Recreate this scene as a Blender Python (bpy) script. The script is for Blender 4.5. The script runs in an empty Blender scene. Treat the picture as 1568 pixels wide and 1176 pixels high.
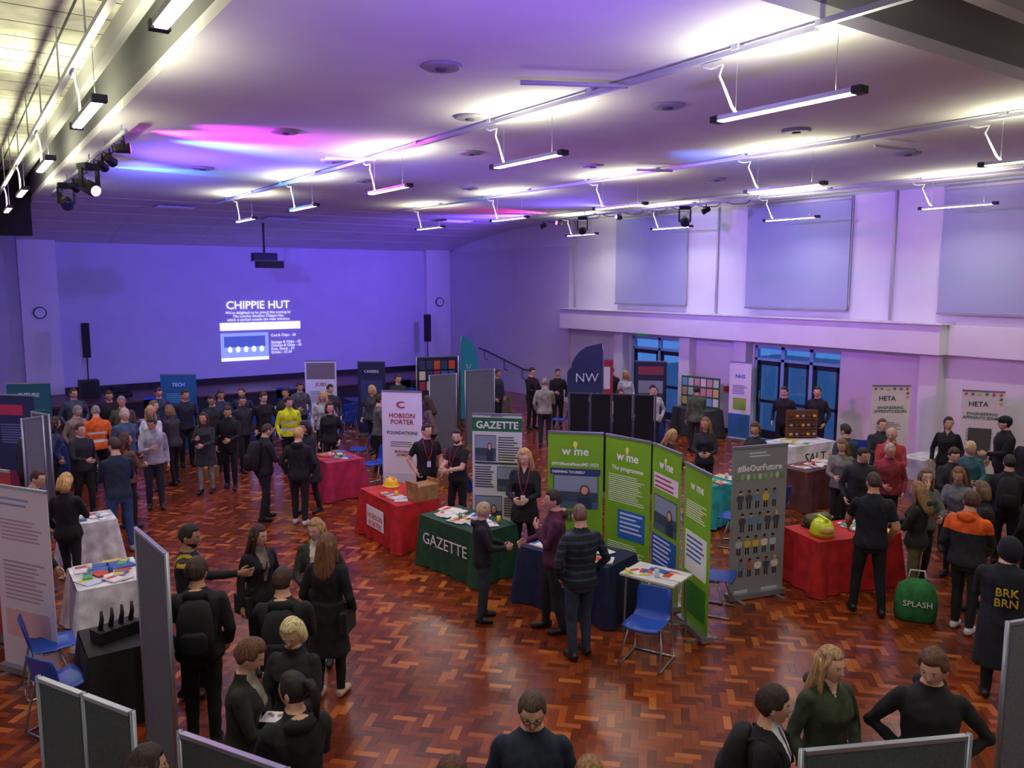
import bpy, bmesh, math, random
import numpy as np
from mathutils import Vector, Matrix
random.seed(7); R=math.radians
COL=bpy.context.scene.collection
# ---------------------------------------------------------------- materials
def lin(h):
    if isinstance(h,tuple): return h
    h=h.lstrip('#'); c=[int(h[i:i+2],16)/255 for i in (0,2,4)]
    return tuple(((v+.055)/1.055)**2.4 if v>.04045 else v/12.92 for v in c)
MATS={}
def M(col,rough=.6,kind='plain',metal=0.0,es=0.0,scale=10.0,name=None):
    key=(col,rough,kind,metal,es,scale)
    if key in MATS: return MATS[key]
    m=bpy.data.materials.new(name or ('mat_%s_%d'%(kind,len(MATS)))); m.use_nodes=True
    nt=m.node_tree; b=nt.nodes['Principled BSDF']; c=lin(col)
    b.inputs['Base Color'].default_value=(*c,1); b.inputs['Roughness'].default_value=rough; b.inputs['Metallic'].default_value=metal
    if es>0:
        b.inputs['Emission Color'].default_value=(*c,1); b.inputs['Emission Strength'].default_value=es
    if kind in('cloth','skin','hair','paint','felt'):
        tc=nt.nodes.new('ShaderNodeTexCoord'); n=nt.nodes.new('ShaderNodeTexNoise'); mp=nt.nodes.new('ShaderNodeMapping')
        nt.links.new(tc.outputs['Object'],mp.inputs[0]); nt.links.new(mp.outputs[0],n.inputs['Vector'])
        n.inputs['Scale'].default_value={'cloth':scale,'skin':14,'hair':45,'paint':1.3,'felt':60}[kind]; n.inputs['Detail'].default_value=5
        if kind=='hair': mp.inputs['Scale'].default_value=(1.6,1.6,.12)
        lo,hi={'cloth':(.65,1.35),'skin':(.88,1.1),'hair':(.4,1.7),'paint':(.95,1.03),'felt':(.8,1.15)}[kind]
        r=nt.nodes.new('ShaderNodeValToRGB'); r.color_ramp.elements[0].position=.3; r.color_ramp.elements[1].position=.7
        r.color_ramp.elements[0].color=(*[min(1,v*lo) for v in c],1); r.color_ramp.elements[1].color=(*[min(1,v*hi) for v in c],1)
        nt.links.new(n.outputs['Fac'],r.inputs[0]); nt.links.new(r.outputs[0],b.inputs['Base Color'])
        bm_=nt.nodes.new('ShaderNodeBump'); bm_.inputs['Strength'].default_value={'cloth':.5,'skin':.08,'hair':.7,'paint':.03,'felt':.3}[kind]
        bm_.inputs['Distance'].default_value=.012
        nt.links.new(n.outputs['Fac'],bm_.inputs['Height']); nt.links.new(bm_.outputs[0],b.inputs['Normal'])
    MATS[key]=m; return m
def cl(c,s=10.0): return M(c,.85,'cloth',scale=s)
class NG:
    def __init__(s,nt): s.nt=nt
    def m(s,op,a,b=None,c=None):
        n=s.nt.nodes.new('ShaderNodeMath'); n.operation=op
        for i,v in enumerate((a,b,c)):
            if v is None: continue
            if isinstance(v,(int,float)): n.inputs[i].default_value=v
            else: s.nt.links.new(v,n.inputs[i])
        return n.outputs[0]
def parquet():
    m=bpy.data.materials.new('parquet_herringbone'); m.use_nodes=True; nt=m.node_tree; b=nt.nodes['Principled BSDF']; g=NG(nt)
    tc=nt.nodes.new('ShaderNodeTexCoord'); mp=nt.nodes.new('ShaderNodeMapping'); nt.links.new(tc.outputs['Object'],mp.inputs[0])
    W=.078; mp.inputs['Rotation'].default_value=(0,0,R(45)); mp.inputs['Scale'].default_value=(1/W,1/W,1)
    sp=nt.nodes.new('ShaderNodeSeparateXYZ'); nt.links.new(mp.outputs[0],sp.inputs[0]); x,y=sp.outputs[0],sp.outputs[1]
    N=3; i=g.m('FLOOR',x); j=g.m('FLOOR',y)
    k=g.m('FLOORED_MODULO',g.m('SUBTRACT',i,j),2*N)
    hor=g.m('LESS_THAN',k,N-.5)
    hx=g.m('SUBTRACT',i,k); vy=g.m('SUBTRACT',j,g.m('SUBTRACT',2*N-1,k))
    def mix(a,b_,f): return g.m('ADD',g.m('MULTIPLY',a,f),g.m('MULTIPLY',b_,g.m('SUBTRACT',1,f)))
    ix=mix(hx,i,hor); iy=mix(j,vy,hor)
    cb=nt.nodes.new('ShaderNodeCombineXYZ'); nt.links.new(ix,cb.inputs[0]); nt.links.new(iy,cb.inputs[1]); nt.links.new(hor,cb.inputs[2])
    wn=nt.nodes.new('ShaderNodeTexWhiteNoise'); nt.links.new(cb.outputs[0],wn.inputs['Vector'])
    rp=nt.nodes.new('ShaderNodeValToRGB'); nt.links.new(wn.outputs['Value'],rp.inputs[0])
    e=rp.color_ramp.elements; e[0].position=0; e[0].color=(*lin('#54220e'),1); e[1].position=1; e[1].color=(*lin('#b0642a'),1)
    q=e.new(.35); q.color=(*lin('#6b2b10'),1); q=e.new(.85); q.color=(*lin('#863d16'),1)
    fx=g.m('FRACT',x); fy=g.m('FRACT',y); fr=mix(fy,fx,hor)
    edge=g.m('MINIMUM',fr,g.m('SUBTRACT',1,fr)); line=g.m('GREATER_THAN',edge,.04)
    n=nt.nodes.new('ShaderNodeTexNoise'); nt.links.new(tc.outputs['Object'],n.inputs['Vector']); n.inputs['Scale'].default_value=.8; n.inputs['Detail'].default_value=4
    fac=g.m('MULTIPLY',g.m('ADD',.6,g.m('MULTIPLY',line,.4)),g.m('ADD',.6,g.m('MULTIPLY',n.outputs['Fac'],.9)))
    vm=nt.nodes.new('ShaderNodeVectorMath'); vm.operation='SCALE'; nt.links.new(rp.outputs[0],vm.inputs[0]); nt.links.new(fac,vm.inputs['Scale'])
    nt.links.new(vm.outputs[0],b.inputs['Base Color'])
    nt.links.new(g.m('ADD',.15,g.m('MULTIPLY',n.outputs['Fac'],.2)),b.inputs['Roughness'])
    b.inputs['Specular IOR Level'].default_value=.42
    bp=nt.nodes.new('ShaderNodeBump'); bp.inputs['Strength'].default_value=.25; bp.inputs['Distance'].default_value=.01
    nt.links.new(g.m('ADD',g.m('MULTIPLY',line,.1),g.m('MULTIPLY',wn.outputs['Value'],.25)),bp.inputs['Height']); nt.links.new(bp.outputs[0],b.inputs['Normal'])
    return m
def panelled(c1,c2,bw,bh,mort):
    m=bpy.data.materials.new('acoustic_panels'); m.use_nodes=True; nt=m.node_tree; b=nt.nodes['Principled BSDF']
    tc=nt.nodes.new('ShaderNodeTexCoord'); br=nt.nodes.new('ShaderNodeTexBrick'); nt.links.new(tc.outputs['Object'],br.inputs['Vector'])
    br.offset=0; br.inputs['Scale'].default_value=1; br.inputs['Brick Width'].default_value=bw; br.inputs['Row Height'].default_value=bh
    br.inputs['Mortar Size'].default_value=.015; br.inputs['Color1'].default_value=(*lin(c1),1); br.inputs['Color2'].default_value=(*lin(c2),1); br.inputs['Mortar'].default_value=(*lin(mort),1)
    n=nt.nodes.new('ShaderNodeTexNoise'); n.inputs['Scale'].default_value=3; n.inputs['Detail'].default_value=8; nt.links.new(tc.outputs['Object'],n.inputs['Vector'])
    mx=nt.nodes.new('ShaderNodeMix'); mx.data_type='RGBA'; mx.blend_type='MULTIPLY'; mx.inputs[0].default_value=.5
    rr=nt.nodes.new('ShaderNodeValToRGB'); rr.color_ramp.elements[0].position=.35; rr.color_ramp.elements[0].color=(.4,.4,.38,1); rr.color_ramp.elements[1].position=.6; nt.links.new(n.outputs['Fac'],rr.inputs[0])
    nt.links.new(br.outputs['Color'],mx.inputs[6]); nt.links.new(rr.outputs[0],mx.inputs[7]); nt.links.new(mx.outputs[2],b.inputs['Base Color']); b.inputs['Roughness'].default_value=.9
    return m
def glassmat():
    m=bpy.data.materials.new('door_glass'); m.use_nodes=True; nt=m.node_tree; nt.nodes.clear()
    o=nt.nodes.new('ShaderNodeOutputMaterial'); t=nt.nodes.new('ShaderNodeBsdfTransparent'); gl=nt.nodes.new('ShaderNodeBsdfGlossy'); mx=nt.nodes.new('ShaderNodeMixShader')
    t.inputs[0].default_value=(.7,.8,.9,1); gl.inputs['Roughness'].default_value=.03; mx.inputs[0].default_value=.12
    nt.links.new(t.outputs[0],mx.inputs[1]); nt.links.new(gl.outputs[0],mx.inputs[2]); nt.links.new(mx.outputs[0],o.inputs[0]); return m
# ---------------------------------------------------------------- mesh builder
class MB:
    def __init__(s): s.v=[];s.f=[];s.mi=[];s.sm=[];s.mats=[];s.n=0
    def mat(s,m):
        if m not in s.mats: s.mats.append(m)
        return s.mats.index(m)
    def add(s,vs,fs,m,smooth=False,T=None):
        vs=np.asarray(vs,float).reshape(-1,3)
        if T is not None:
            A=np.array(T); vs=vs@A[:3,:3].T+A[:3,3]
        i=s.mat(m) if not isinstance(m,list) else None
        s.v.append(vs); o=s.n; s.n+=len(vs)
        for q,fc in enumerate(fs):
            s.f.append([int(a)+o for a in fc]); s.mi.append(i if i is not None else m[q]); s.sm.append(smooth)
    def box(s,c,d,m,T=None):
        x,y,z=[a/2 for a in d]
        vs=[(c[0]+i*x,c[1]+j*y,c[2]+k*z) for i in(-1,1) for j in(-1,1) for k in(-1,1)]
        s.add(vs,[(0,1,3,2),(4,6,7,5),(0,4,5,1),(2,3,7,6),(0,2,6,4),(1,5,7,3)],m,False,T)
    def b2(s,a,b,m,T=None): s.box([(a[i]+b[i])/2 for i in range(3)],[abs(b[i]-a[i]) for i in range(3)],m,T)
    def loft(s,rings,m,smooth=True,T=None,cap=True):
        n=len(rings[0]); vs=[p for r in rings for p in r]; fs=[]
        for a in range(len(rings)-1):
            for i in range(n):
                j=(i+1)%n; fs.append((a*n+i,a*n+j,(a+1)*n+j,(a+1)*n+i))
        if cap: fs.append(tuple(range(n))[::-1]); fs.append(tuple((len(rings)-1)*n+i for i in range(n)))
        s.add(vs,fs,m,smooth,T)
    def tube(s,pts,r,m,n=8,T=None,flat=1.0):
        pts=[Vector(p) for p in pts]; rs=r if isinstance(r,(list,tuple)) else [r]*len(pts); rings=[]; ref=None
        for i,p in enumerate(pts):
            d=(pts[min(i+1,len(pts)-1)]-pts[max(i-1,0)])
            if d.length<1e-6: d=Vector((0,0,1))
            d.normalize()
            if ref is None: ref=Vector((1,0,0)) if abs(d.x)<.8 else Vector((0,1,0))
            u=(ref-d*ref.dot(d)).normalized(); w=d.cross(u); ref=u
            rings.append([tuple(p+u*rs[i]*math.cos(2*math.pi*k/n)+w*rs[i]*flat*math.sin(2*math.pi*k/n)) for k in range(n)])
        s.loft(rings,m,n>5,T)
    def ell(s,c,r,m,nu=14,nv=10,T=None):
        vs=[];fs=[]
        for a in range(nv+1):
            ph=math.pi*a/nv
            for b in range(nu):
                t=2*math.pi*b/nu; vs.append((c[0]+r[0]*math.sin(ph)*math.cos(t),c[1]+r[1]*math.sin(ph)*math.sin(t),c[2]+r[2]*math.cos(ph)))
        for a in range(nv):
            for b in range(nu):
                e=(b+1)%nu; fs.append((a*nu+b,(a+1)*nu+b,(a+1)*nu+e,a*nu+e))
        s.add(vs,fs,m,True,T)
    def text(s,body,size,m,T,align='CENTER',ext=.0015,off=0.0):
        cu=bpy.data.curves.new('t','FONT'); cu.body=body; cu.size=size; cu.align_x=align; cu.extrude=ext; cu.resolution_u=2; cu.space_line=.95; cu.offset=off
        ob=bpy.data.objects.new('t',cu); COL.objects.link(ob)
        me=bpy.data.meshes.new_from_object(ob.evaluated_get(bpy.context.evaluated_depsgraph_get()))
        s.add([v.co[:] for v in me.vertices],[tuple(p.vertices) for p in me.polygons],m,False,T)
        bpy.data.objects.remove(ob); bpy.data.curves.remove(cu); bpy.data.meshes.remove(me)
    def build(s,name,loc=(0,0,0),rz=0,scale=1,bevel=0,sub=0):
        me=bpy.data.meshes.new(name); me.from_pydata(np.concatenate(s.v).tolist(),[],s.f)
        for m in s.mats: me.materials.append(m)
        me.polygons.foreach_set('material_index',s.mi); me.polygons.foreach_set('use_smooth',s.sm); me.update()
        o=bpy.data.objects.new(name,me); COL.objects.link(o); o.location=loc; o.rotation_euler=(0,0,rz); o.scale=(scale,)*3
        if bevel:
            b=o.modifiers.new('b','BEVEL'); b.width=bevel; b.segments=2; b.limit_method='ANGLE'; b.angle_limit=R(50)
        return o
def inst(o,loc,rz=0,name=None):
    n=bpy.data.objects.new(name or o.name.split('.')[0],o.data); COL.objects.link(n); n.location=loc; n.rotation_euler=(0,0,rz)
    return n
UP=Matrix.Rotation(R(90),4,'X')   # text upright, faces -Y
def TT(x,y,z): return Matrix.Translation((x,y,z))@UP
def simple(name,a,b,m,bevel=0):
    q=MB(); q.b2(a,b,m); return q.build(name,bevel=bevel)
# ---------------------------------------------------------------- room
WH=M('#e0dfe8',.75,'paint'); CE=M('#e2e1e8',.8,'paint'); GW=M('#d0cfdc',.8,'paint'); TRIM=M('#c9c9d2',.5)
DK=M('#17171b',.5); BLK=M('#0a0a0c',.6); CHR=M('#b8bcc4',.25,metal=.9); ALU=M('#9aa0a8',.35,metal=.7)
simple('floor',(-2.2,-2.2,-.15),(17.6,30.2,0),parquet())
simple('wall_left',(-2.2,-2.2,0),(-2,30.2,7.2),WH)
simple('wall_back',(-2.2,-2.4,0),(18,-2.2,7.2),WH)
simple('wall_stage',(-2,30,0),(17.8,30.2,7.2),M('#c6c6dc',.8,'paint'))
q=MB()
doors=[(11.4,13.95),(16.4,18.7)]
ys=[-2.2]
for a,b in doors: ys+=[a,b]
ys.append(30)
for i in range(0,len(ys),2): q.b2((17.6,ys[i],0),(17.85,ys[i+1],7.2),WH)
for a,b in doors: q.b2((17.6,a,2.5),(17.85,b,7.2),WH)
q.build('wall_right')
simple('wall_right_panel',(17.5,21.75,0),(17.6,29.98,5.4),GW)
q=MB(); q.b2((1.85,29.75,.53),(2.9,30,5.6),WH); q.build('wall_stage_pilaster')
q=MB(); q.b2((16.36,29.75,.53),(17.49,30,5.6),WH); q.build('wall_stage_pilaster')
simple('roof_slab',(-2.2,-2.4,7.2),(18,30.2,7.4),M('#55555a',.9))
q=MB(); PAN=panelled('#d6d6c4','#bcbcae',1.25,.62,'#3a3a38')
q.b2((-2,-2.2,6.95),(1.95,30,7.1),PAN); q.b2((1.95,-2.2,6.95),(17.6,6.5,7.1),PAN); q.build('ceiling_acoustic_panels')
q=MB(); BE=M('#a4a4a8',.6)
for x in (-.9,.35,1.7): q.b2((x-.05,-2,6.72),(x+.05,29.9,6.95),BE)
for y in (-1,1.5,): q.b2((2,y-.08,6.7),(17.6,y+.08,6.95),BE)
q.b2((4.2,3.45,6.45),(17.6,3.6,6.95),BE)
q.build('ceiling_beams')
simple('ceiling_bulkhead',(-2,24.2,5.35),(1.88,24.6,6.95),M('#1d1d22',.8))
# suspended white ceiling with rounded near left corner + curved drop to stage
q=MB(); pts=[]
ny=[4.15+ (22-4.15)*i/12 for i in range(13)]; prof=[(y,6.25) for y in ny]+[(22+8*i/16,6.25-.8*(i/16)**2) for i in range(1,17)]
xs=[1.9+ (17.6-1.9)*i/30 for i in range(31)]
vs=[];fs=[]
for y,z in prof:
    for x in xs:
        yy=y
        if y<4.2 and x<1.9+2.2: yy=4.15+2.2-math.sqrt(max(0,2.2**2-(4.1-x)**2))
        vs.append((x,yy,z))
n=len(xs)
for c in range(n):
    for r_ in range(1,len(prof)):
        a=vs[(r_-1)*n+c][1]; b=vs[r_*n+c]
        if b[1]<a+.02: vs[r_*n+c]=(b[0],a+.02,b[2])
for r_ in range(len(prof)-1):
    for c in range(n-1): fs.append((r_*n+c,r_*n+c+1,(r_+1)*n+c+1,(r_+1)*n+c))
q.add(vs,fs,CE,True)
top=[(a,b,c+.12) for a,b,c in vs]; q.add(top,[t[::-1] for t in fs],CE,True)
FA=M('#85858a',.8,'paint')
def rim(idx,m1,m2):
    for a,b in zip(idx[:-1],idx[1:]):
        q.add([vs[a],vs[b],top[b],top[a]],[(0,1,2,3)],m1)
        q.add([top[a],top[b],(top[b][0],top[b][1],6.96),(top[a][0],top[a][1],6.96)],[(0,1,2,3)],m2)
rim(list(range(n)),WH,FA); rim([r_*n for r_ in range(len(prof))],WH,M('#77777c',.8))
q.build('ceiling')
q=MB(); JT=M('#b5b4c4',.7)
for r_ in range(13,len(prof)-1,3):
    y,z=prof[r_]; q.b2((1.9,y-.008,z-.006),(17.6,y+.008,z+.004),JT)
for x in (4.5,7.1,9.7,12.3,14.9):
    for r_ in range(12,len(prof)-1):
        (y0,z0),(y1,z1)=prof[r_],prof[r_+1]
        q.add([(x-.01,y0,z0-.004),(x+.01,y0,z0-.004),(x+.01,y1,z1-.004),(x-.01,y1,z1-.004)],[(0,3,2,1)],JT)
q.build('trim_ceiling_joints')
# stage
q=MB(); q.b2((-1.98,27,0),(17.48,29.98,.48),M('#15161c',.7)); q.b2((-1.98,26.95,.46),(17.48,29.98,.52),M('#5d3a26',.4,'paint')); q.b2((2.92,29.9,.5),(16.34,29.98,.72),DK); q.build('stage')
# high-level service box along right wall, trims
q=MB(); q.b2((17.1,8.8,2.62),(17.6,21.75,3.25),M('#eceaf2',.6,'paint')); q.b2((17.05,8.75,3.25),(17.6,21.8,3.29),TRIM); q.build('trim_curtain_box',bevel=.01)
q=MB(); q.b2((17.4,-2,2.62),(17.6,8.8,3.25),M('#e3e1ea',.6,'paint')); q.build('trim_curtain_box')
for y in (9.1,14.2,16.2,19.0): simple('wall_right_pilaster',(17.3,y-.2,0),(17.6,y+.2,2.62),WH)
q=MB(); q.b2((17.56,-2,0),(17.6,8.9,.12),DK); q.b2((17.56,9.3,0),(17.6,11.4,.12),DK); q.b2((17.56,14.4,0),(17.6,16,.12),DK); q.build('baseboard_right')
q=MB()
for y in (21.5,15.3,10.2): q.tube([(17.55,y,3.3),(17.55,y,6.2)],.03,TRIM)
q.build('trim_conduit')
# blinds
BL=M('#a0a5c8',.8)
for y0,y1 in ((16.4,19.4),(11.25,14.25),(6.1,9.1),(1,4)):
    q=MB(); q.b2((17.5,y0,3.5),(17.515,y1,6.1),BL); q.b2((17.47,y0,3.47),(17.54,y1,3.52),M('#8f90a0',.4)); q.tube([(17.5,y0,6.13),(17.5,y1,6.13)],.045,TRIM); q.tube([(17.48,y0-.05,6.1),(17.48,y0-.05,3.6)],.008,TRIM,5); q.build('roller_blind')
    q=MB(); q.b2((17.56,y0+.1,3.6),(17.6,y1-.1,6.1),M('#6f7f98',.3)); q.build('window_1')
# doors
FR=M('#8ec4de',.4); GL=glassmat()
for k,(a,b) in enumerate(doors):
    q=MB(); x=17.66
    q.b2((x,a,2.42),(x+.1,b,2.5),FR); q.b2((x,a,2.1),(x+.1,b,2.17),FR)
    nn=3 if k==0 else 2; w=(b-a)/nn
    for i in range(nn+1): q.b2((x,a+i*w-.05,0),(x+.1,a+i*w+.05,2.5),FR)
    for i in range(nn):
        y0,y1=a+i*w+.05,a+(i+1)*w-.05
        dkf=M('#1c2634',.4)
        for (p0,p1,z0,z1) in((y0,y0+.09,.02,2.1),(y1-.09,y1,.02,2.1),(y0,y1,.02,.25),(y0,y1,1.98,2.1),(y0,y1,.98,1.06)): q.b2((x+.02,p0,z0),(x+.08,p1,z1),dkf)
        q.b2((x+.045,y0,.05),(x+.05,y1,2.42),GL)
        q.tube([(x-.03,y1-.13,.9),(x-.03,y1-.13,1.3)],.014,CHR)
    q.build('door_%d'%(k+1))
simple('ground_outside',(17.86,5,-.2),(40,30,-.05),M('#8a929a',.9))
q=MB(); q.b2((17.52,15.0,1.1),(17.6,15.25,1.35),M('#f2f2f2',.5)); q.b2((17.53,14.75,1.15),(17.6,14.9,1.3),M('#c22b2b',.5)); q.build('wall_switch_box')
q=MB(); q.b2((17.55,18.0,2.52),(17.6,18.4,2.6),M('#1e8a4a',.4,es=.4)); q.build('exit_sign')
q=MB(); q.tube([(17.35,27.3,1.55),(17.35,26.9,1.5),(17.35,24.2,.95),(17.35,23.9,.95)],.025,DK)
for y,z in ((26.9,1.5),(25.5,1.2),(24.3,.97)): q.tube([(17.35,y,z),(17.35,y,z-.35),(17.5,y,z-.4)],.015,DK)
q.build('handrail')
for i in range(3): simple('stage_step',(16.2,26.95-.3*(i+1),0),(17.3,26.95-.3*i,.39-.13*i),M('#3b2a20',.6))
def clock(x,y,z):
    q=MB(); n=24
    T=Matrix.Translation((x,y,z))@UP
    q.loft([[(.19*math.cos(6.2832*i/n),.19*math.sin(6.2832*i/n),h) for i in range(n)] for h in(0,.04)],DK,False,T)
    q.loft([[(.155*math.cos(6.2832*i/n),.155*math.sin(6.2832*i/n),h) for i in range(n)] for h in(.03,.045)],M('#e8e8f2',.5),False,T)
    q.box((0,.04,.05),(.012,.09,.004),DK,T); q.box((.045,0,.052),(.1,.01,.004),DK,T)
    for i in range(12):
        a=6.2832*i/12; q.box((.125*math.cos(a),.125*math.sin(a),.047),(.012,.012,.003),DK,T)
    q.build('wall_clock')
clock(2.35,29.74,3.2); clock(16.95,29.74,3.35)
# projection
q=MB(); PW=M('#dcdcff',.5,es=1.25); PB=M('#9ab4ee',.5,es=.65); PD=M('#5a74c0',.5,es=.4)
def pj(x0,z0,x1,z1,m,y=29.985): q.b2((x0,y,z0),(x1,y+.008,z1),m)
q.text('CHIPPIE HUT',.41,PW,TT(9.4,29.98,3.2),off=.004)
q.text("We're delighted to be joined this evening by\nThe London Smokies Chippie Hut,\nwhich is parked outside the main entrance",.135,PW,TT(9.4,29.98,3.02))
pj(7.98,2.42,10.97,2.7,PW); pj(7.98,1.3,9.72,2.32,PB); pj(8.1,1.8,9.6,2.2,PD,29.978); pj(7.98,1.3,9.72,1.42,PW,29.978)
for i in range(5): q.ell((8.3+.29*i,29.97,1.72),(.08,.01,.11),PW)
q.text('Cod & Chips - £6\n\nSausage & Chips - £5\nChicken & Chips - £6\nPeas, Gravy - £1\nDrinks - £1.50',.135,PW,TT(9.82,29.98,2.15),'LEFT')
q.build('projected_slide')
q=MB(); q.tube([(8.4,26,4.95),(8.4,26,6.04)],.035,DK); q.b2((8.05,25.9,4.85),(8.8,26.25,5.1),M('#2a2c48',.6)); q.b2((8.15,25.75,4.62),(8.95,26.2,4.84),DK); q.tube([(8.45,26.2,4.72),(8.45,26.32,4.72)],.07,M('#30384a',.1)); q.b2((8.0,25.75,4.83),(9.0,26.2,4.86),ALU); q.build('projector',bevel=.01)
def pa(x,y,z):
    q=MB(); q.b2((-.11,-.1,1.25),(.11,.1,2.35),BLK); q.b2((-.09,-.105,1.28),(.09,-.1,2.32),M('#202024',.8)); q.tube([(0,0,.5),(0,0,1.3)],.018,BLK); q.b2((-.28,-.28,0),(.28,.28,.52),M('#3a2c22',.6)); q.b2((-.25,-.285,.03),(.25,-.28,.49),BLK)
    q.build('column_loudspeaker',(x,y,z),bevel=.01)
pa(3.5,28.9,.525); pa(15.9,28.9,.525)
q=MB(); q.b2((-.35,-.2,0),(.35,.2,.12),BLK); q.b2((-.25,-.15,.12),(.25,.15,.35),BLK); q.build('stage_wedge_monitor',(4.3,28.3,.525),bevel=.03)
# ---------------------------------------------------------------- luminaires
TU=M('#fff8e4',.5,es=11); HS=M('#b9bcc6',.4)
def lamp_area(name,loc,rot,sx,sy,e,col,parent,spread=180):
    l=bpy.data.lights.new(name,'AREA'); l.shape='RECTANGLE'; l.size=sx; l.size_y=sy; l.energy=e; l.color=col; l.spread=R(spread)
    o=bpy.data.objects.new(name,l); COL.objects.link(o); o.parent=parent; o.location=loc; o.rotation_euler=rot; return o
master=None; WARM=(1,.98,.62)
UPW=27; DNW=25
def pendant(x,y,drop,cz,k=1.0):
    global master
    if master is None:
        q=MB(); q.b2((-.05,-.72,.012),(.05,.72,.05),HS); q.b2((-.035,-.67,0),(.035,.67,.012),TU); q.b2((-.056,-.75,-.003),(.056,-.67,.055),DK); q.b2((-.056,.67,-.003),(.056,.75,.055),DK)
        for yy in(-.5,.5): q.tube([(0,yy,.05),(0,yy,.55)],.003,CHR,4)
        q.tube([(0,.5,.06),(.02,.56,.12),(.03,.66,.3),(.02,.72,.42),(0,.66,.5),(0,.8,.5),(0,.9,.53),(0,.92,.6)],.013,WH,6)
        master=q.build('pendant_light',(x,y,cz-drop)); o=master
    else: o=inst(master,(x,y,cz-drop))
    lamp_area('uplight',(0,0,.062),(math.pi,0,0),.08,1.3,UPW*k,WARM,o,160)
    lamp_area('downlight',(0,0,-.012),(0,0,0),.07,1.33,DNW,(1,.94,.82),o,150)
    return o
for y in (.7,4.5,8.2,12,15.8,19.6): pendant(1.12,y,.64,6.25,2.2)
for X in (5.92,10.9,16.25):
    for y in (.7,4.5,8.2,12,15.8,19.6): pendant(X,y,.64,6.25,1.2 if y<1 else 1)
q=MB()
for X in (5.92,10.9,16.25):
    q.b2((X-.03,4.2,6.17),(X+.03,22,6.22),HS)
    for y in np.arange(5,22,2.0): q.b2((X-.05,y-.04,6.2),(X+.05,y+.04,6.25),HS)
    q.b2((X-.03,-2,6.2),(X+.03,4.2,6.25),HS)
q.b2((1.09,-2,6.17),(1.15,24,6.22),HS)
for y in np.arange(0,24,2.0): q.tube([(1.12,y,6.2),(1.12,y,6.95)],.01,CHR,5)
for X in (5.92,10.9,16.25):
    for y in (-1,1.5,3): q.tube([(X,y,6.2),(X,y,6.95)],.01,CHR,5)
q.build('ceiling_lighting_track')
q=MB(); q.tube([(4.9,6.9,6.16),(5.9,6.4,6.16)],.025,HS); q.tube([(11.4,7.0,6.16),(12.3,6.9,6.16)],.025,HS); q.tube([(5.2,12.8,6.16),(5.9,12.4,6.16)],.025,HS); q.tube([(10.3,10.9,6.16),(10.9,10.6,6.16)],.025,HS); q.build('ceiling_spur_arm')
for x,y in ((4.1,7.1),(7.2,7.1),(5.6,9),(9.8,7.2),(4,11.3),(7.1,11.4),(9.7,11.4),(5.6,13.5),(4,15.7),(13,7.4),(13,11.4),(9.7,15.6),(7.2,15.7)):
    q=MB(); n=24
    q.loft([[(r*math.cos(6.2832*i/n),r*math.sin(6.2832*i/n),z) for i in range(n)] for r,z in((.2,.0),(.2,-.02),(.17,-.035),(.08,-.035))],M('#9d9ba3',.5),True); q.tube([(0,0,-.03),(0,0,-.05)],.06,M('#555560',.5)); q.build('ceiling_speaker',(x,y,6.25))
for x,y,z in ((5.2,23.6,6.2),(8.6,25,6.13),(14,23.5,6.2)):
    q=MB(); q.b2((-.5,-.35,-.03),(.5,.35,0),M('#8f8e9c',.5))
    for i in range(7): q.b2((-.46,-.3+.09*i,-.045),(.46,-.26+.09*i,-.03),TRIM)
    q.build('ceiling_air_vent',(x,y,z))
def spot(name,loc,tgt,e,col,size,blend=.6,rad=.08):
    l=bpy.data.lights.new(name,'SPOT'); l.energy=e; l.color=col; l.spot_size=R(size); l.spot_blend=blend; l.shadow_soft_size=rad
    o=bpy.data.objects.new(name,l); COL.objects.link(o); o.location=loc
    o.rotation_euler=(Vector(tgt)-Vector(loc)).to_track_quat('-Z','Y').to_euler(); return o
def par(x,y,z,tgt,lens):
    q=MB(); d=(Vector(tgt)-Vector((x,y,z))).normalized(); c=Vector((0,0,0)); k=.68
    q.tube([c-d*.16*k,c-d*.12*k,c+d*.1*k,c+d*.14*k],[.06*k,.09*k,.1*k,.11*k],BLK,14)
    q.tube([c+d*.138*k,c+d*.15*k],[.09*k,.085*k],lens,14)
    q.tube([c+Vector((0,-.09,0)),c+Vector((0,-.09,.08)),c+Vector((0,.09,.08)),c+Vector((0,.09,0))],.01,BLK,6); q.tube([c+Vector((0,0,.08)),c+Vector((0,0,6.09-z))],.014,BLK,6)
    return q.build('stage_par_light',(x,y,z))
def moving_head(x,y,z,rz,lens):
    q=MB(); q.b2((-.14,-.12,.3),(.14,.12,.40),BLK); q.b2((-.16,-.05,0),(-.125,.05,.32),BLK); q.b2((.125,-.05,0),(.16,.05,.32),BLK)
    q.tube([(0,.16,.02),(0,.1,.05),(0,-.1,-.03),(0,-.16,-.05)],[.07,.115,.115,.10],BLK,16); q.tube([(0,-.158,-.05),(0,-.17,-.054)],[.09,.08],lens,16)
    return q.build('moving_head_stage_light',(x,y,z),rz,bevel=.01)
for X,y0,y1 in ((2.05,11.8,21),(15.7,12.5,21)):
    q=MB(); q.tube([(X,y0,6.12),(X,y1,6.12)],.03,HS)
    for y in np.arange(y0+.3,y1,1.5): q.tube([(X,y,6.12),(X,y,6.24)],.012,HS,5)
    for y in np.arange(y0+.2,y1-.9,.9): q.tube([(X,y,6.1),(X+.05,y+.2,6.02),(X,y+.5,6.03),(X,y+.8,6.1)],.01,BLK,5)
    q.build('stage_lighting_bar')
MG=M('#ff3cff',.3,es=14); CY=M('#4ad0ff',.3,es=10); BLU=M('#5050ff',.3,es=10); PK=M('#b45cff',.3,es=20); OFF=M('#222233',.1)
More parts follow.
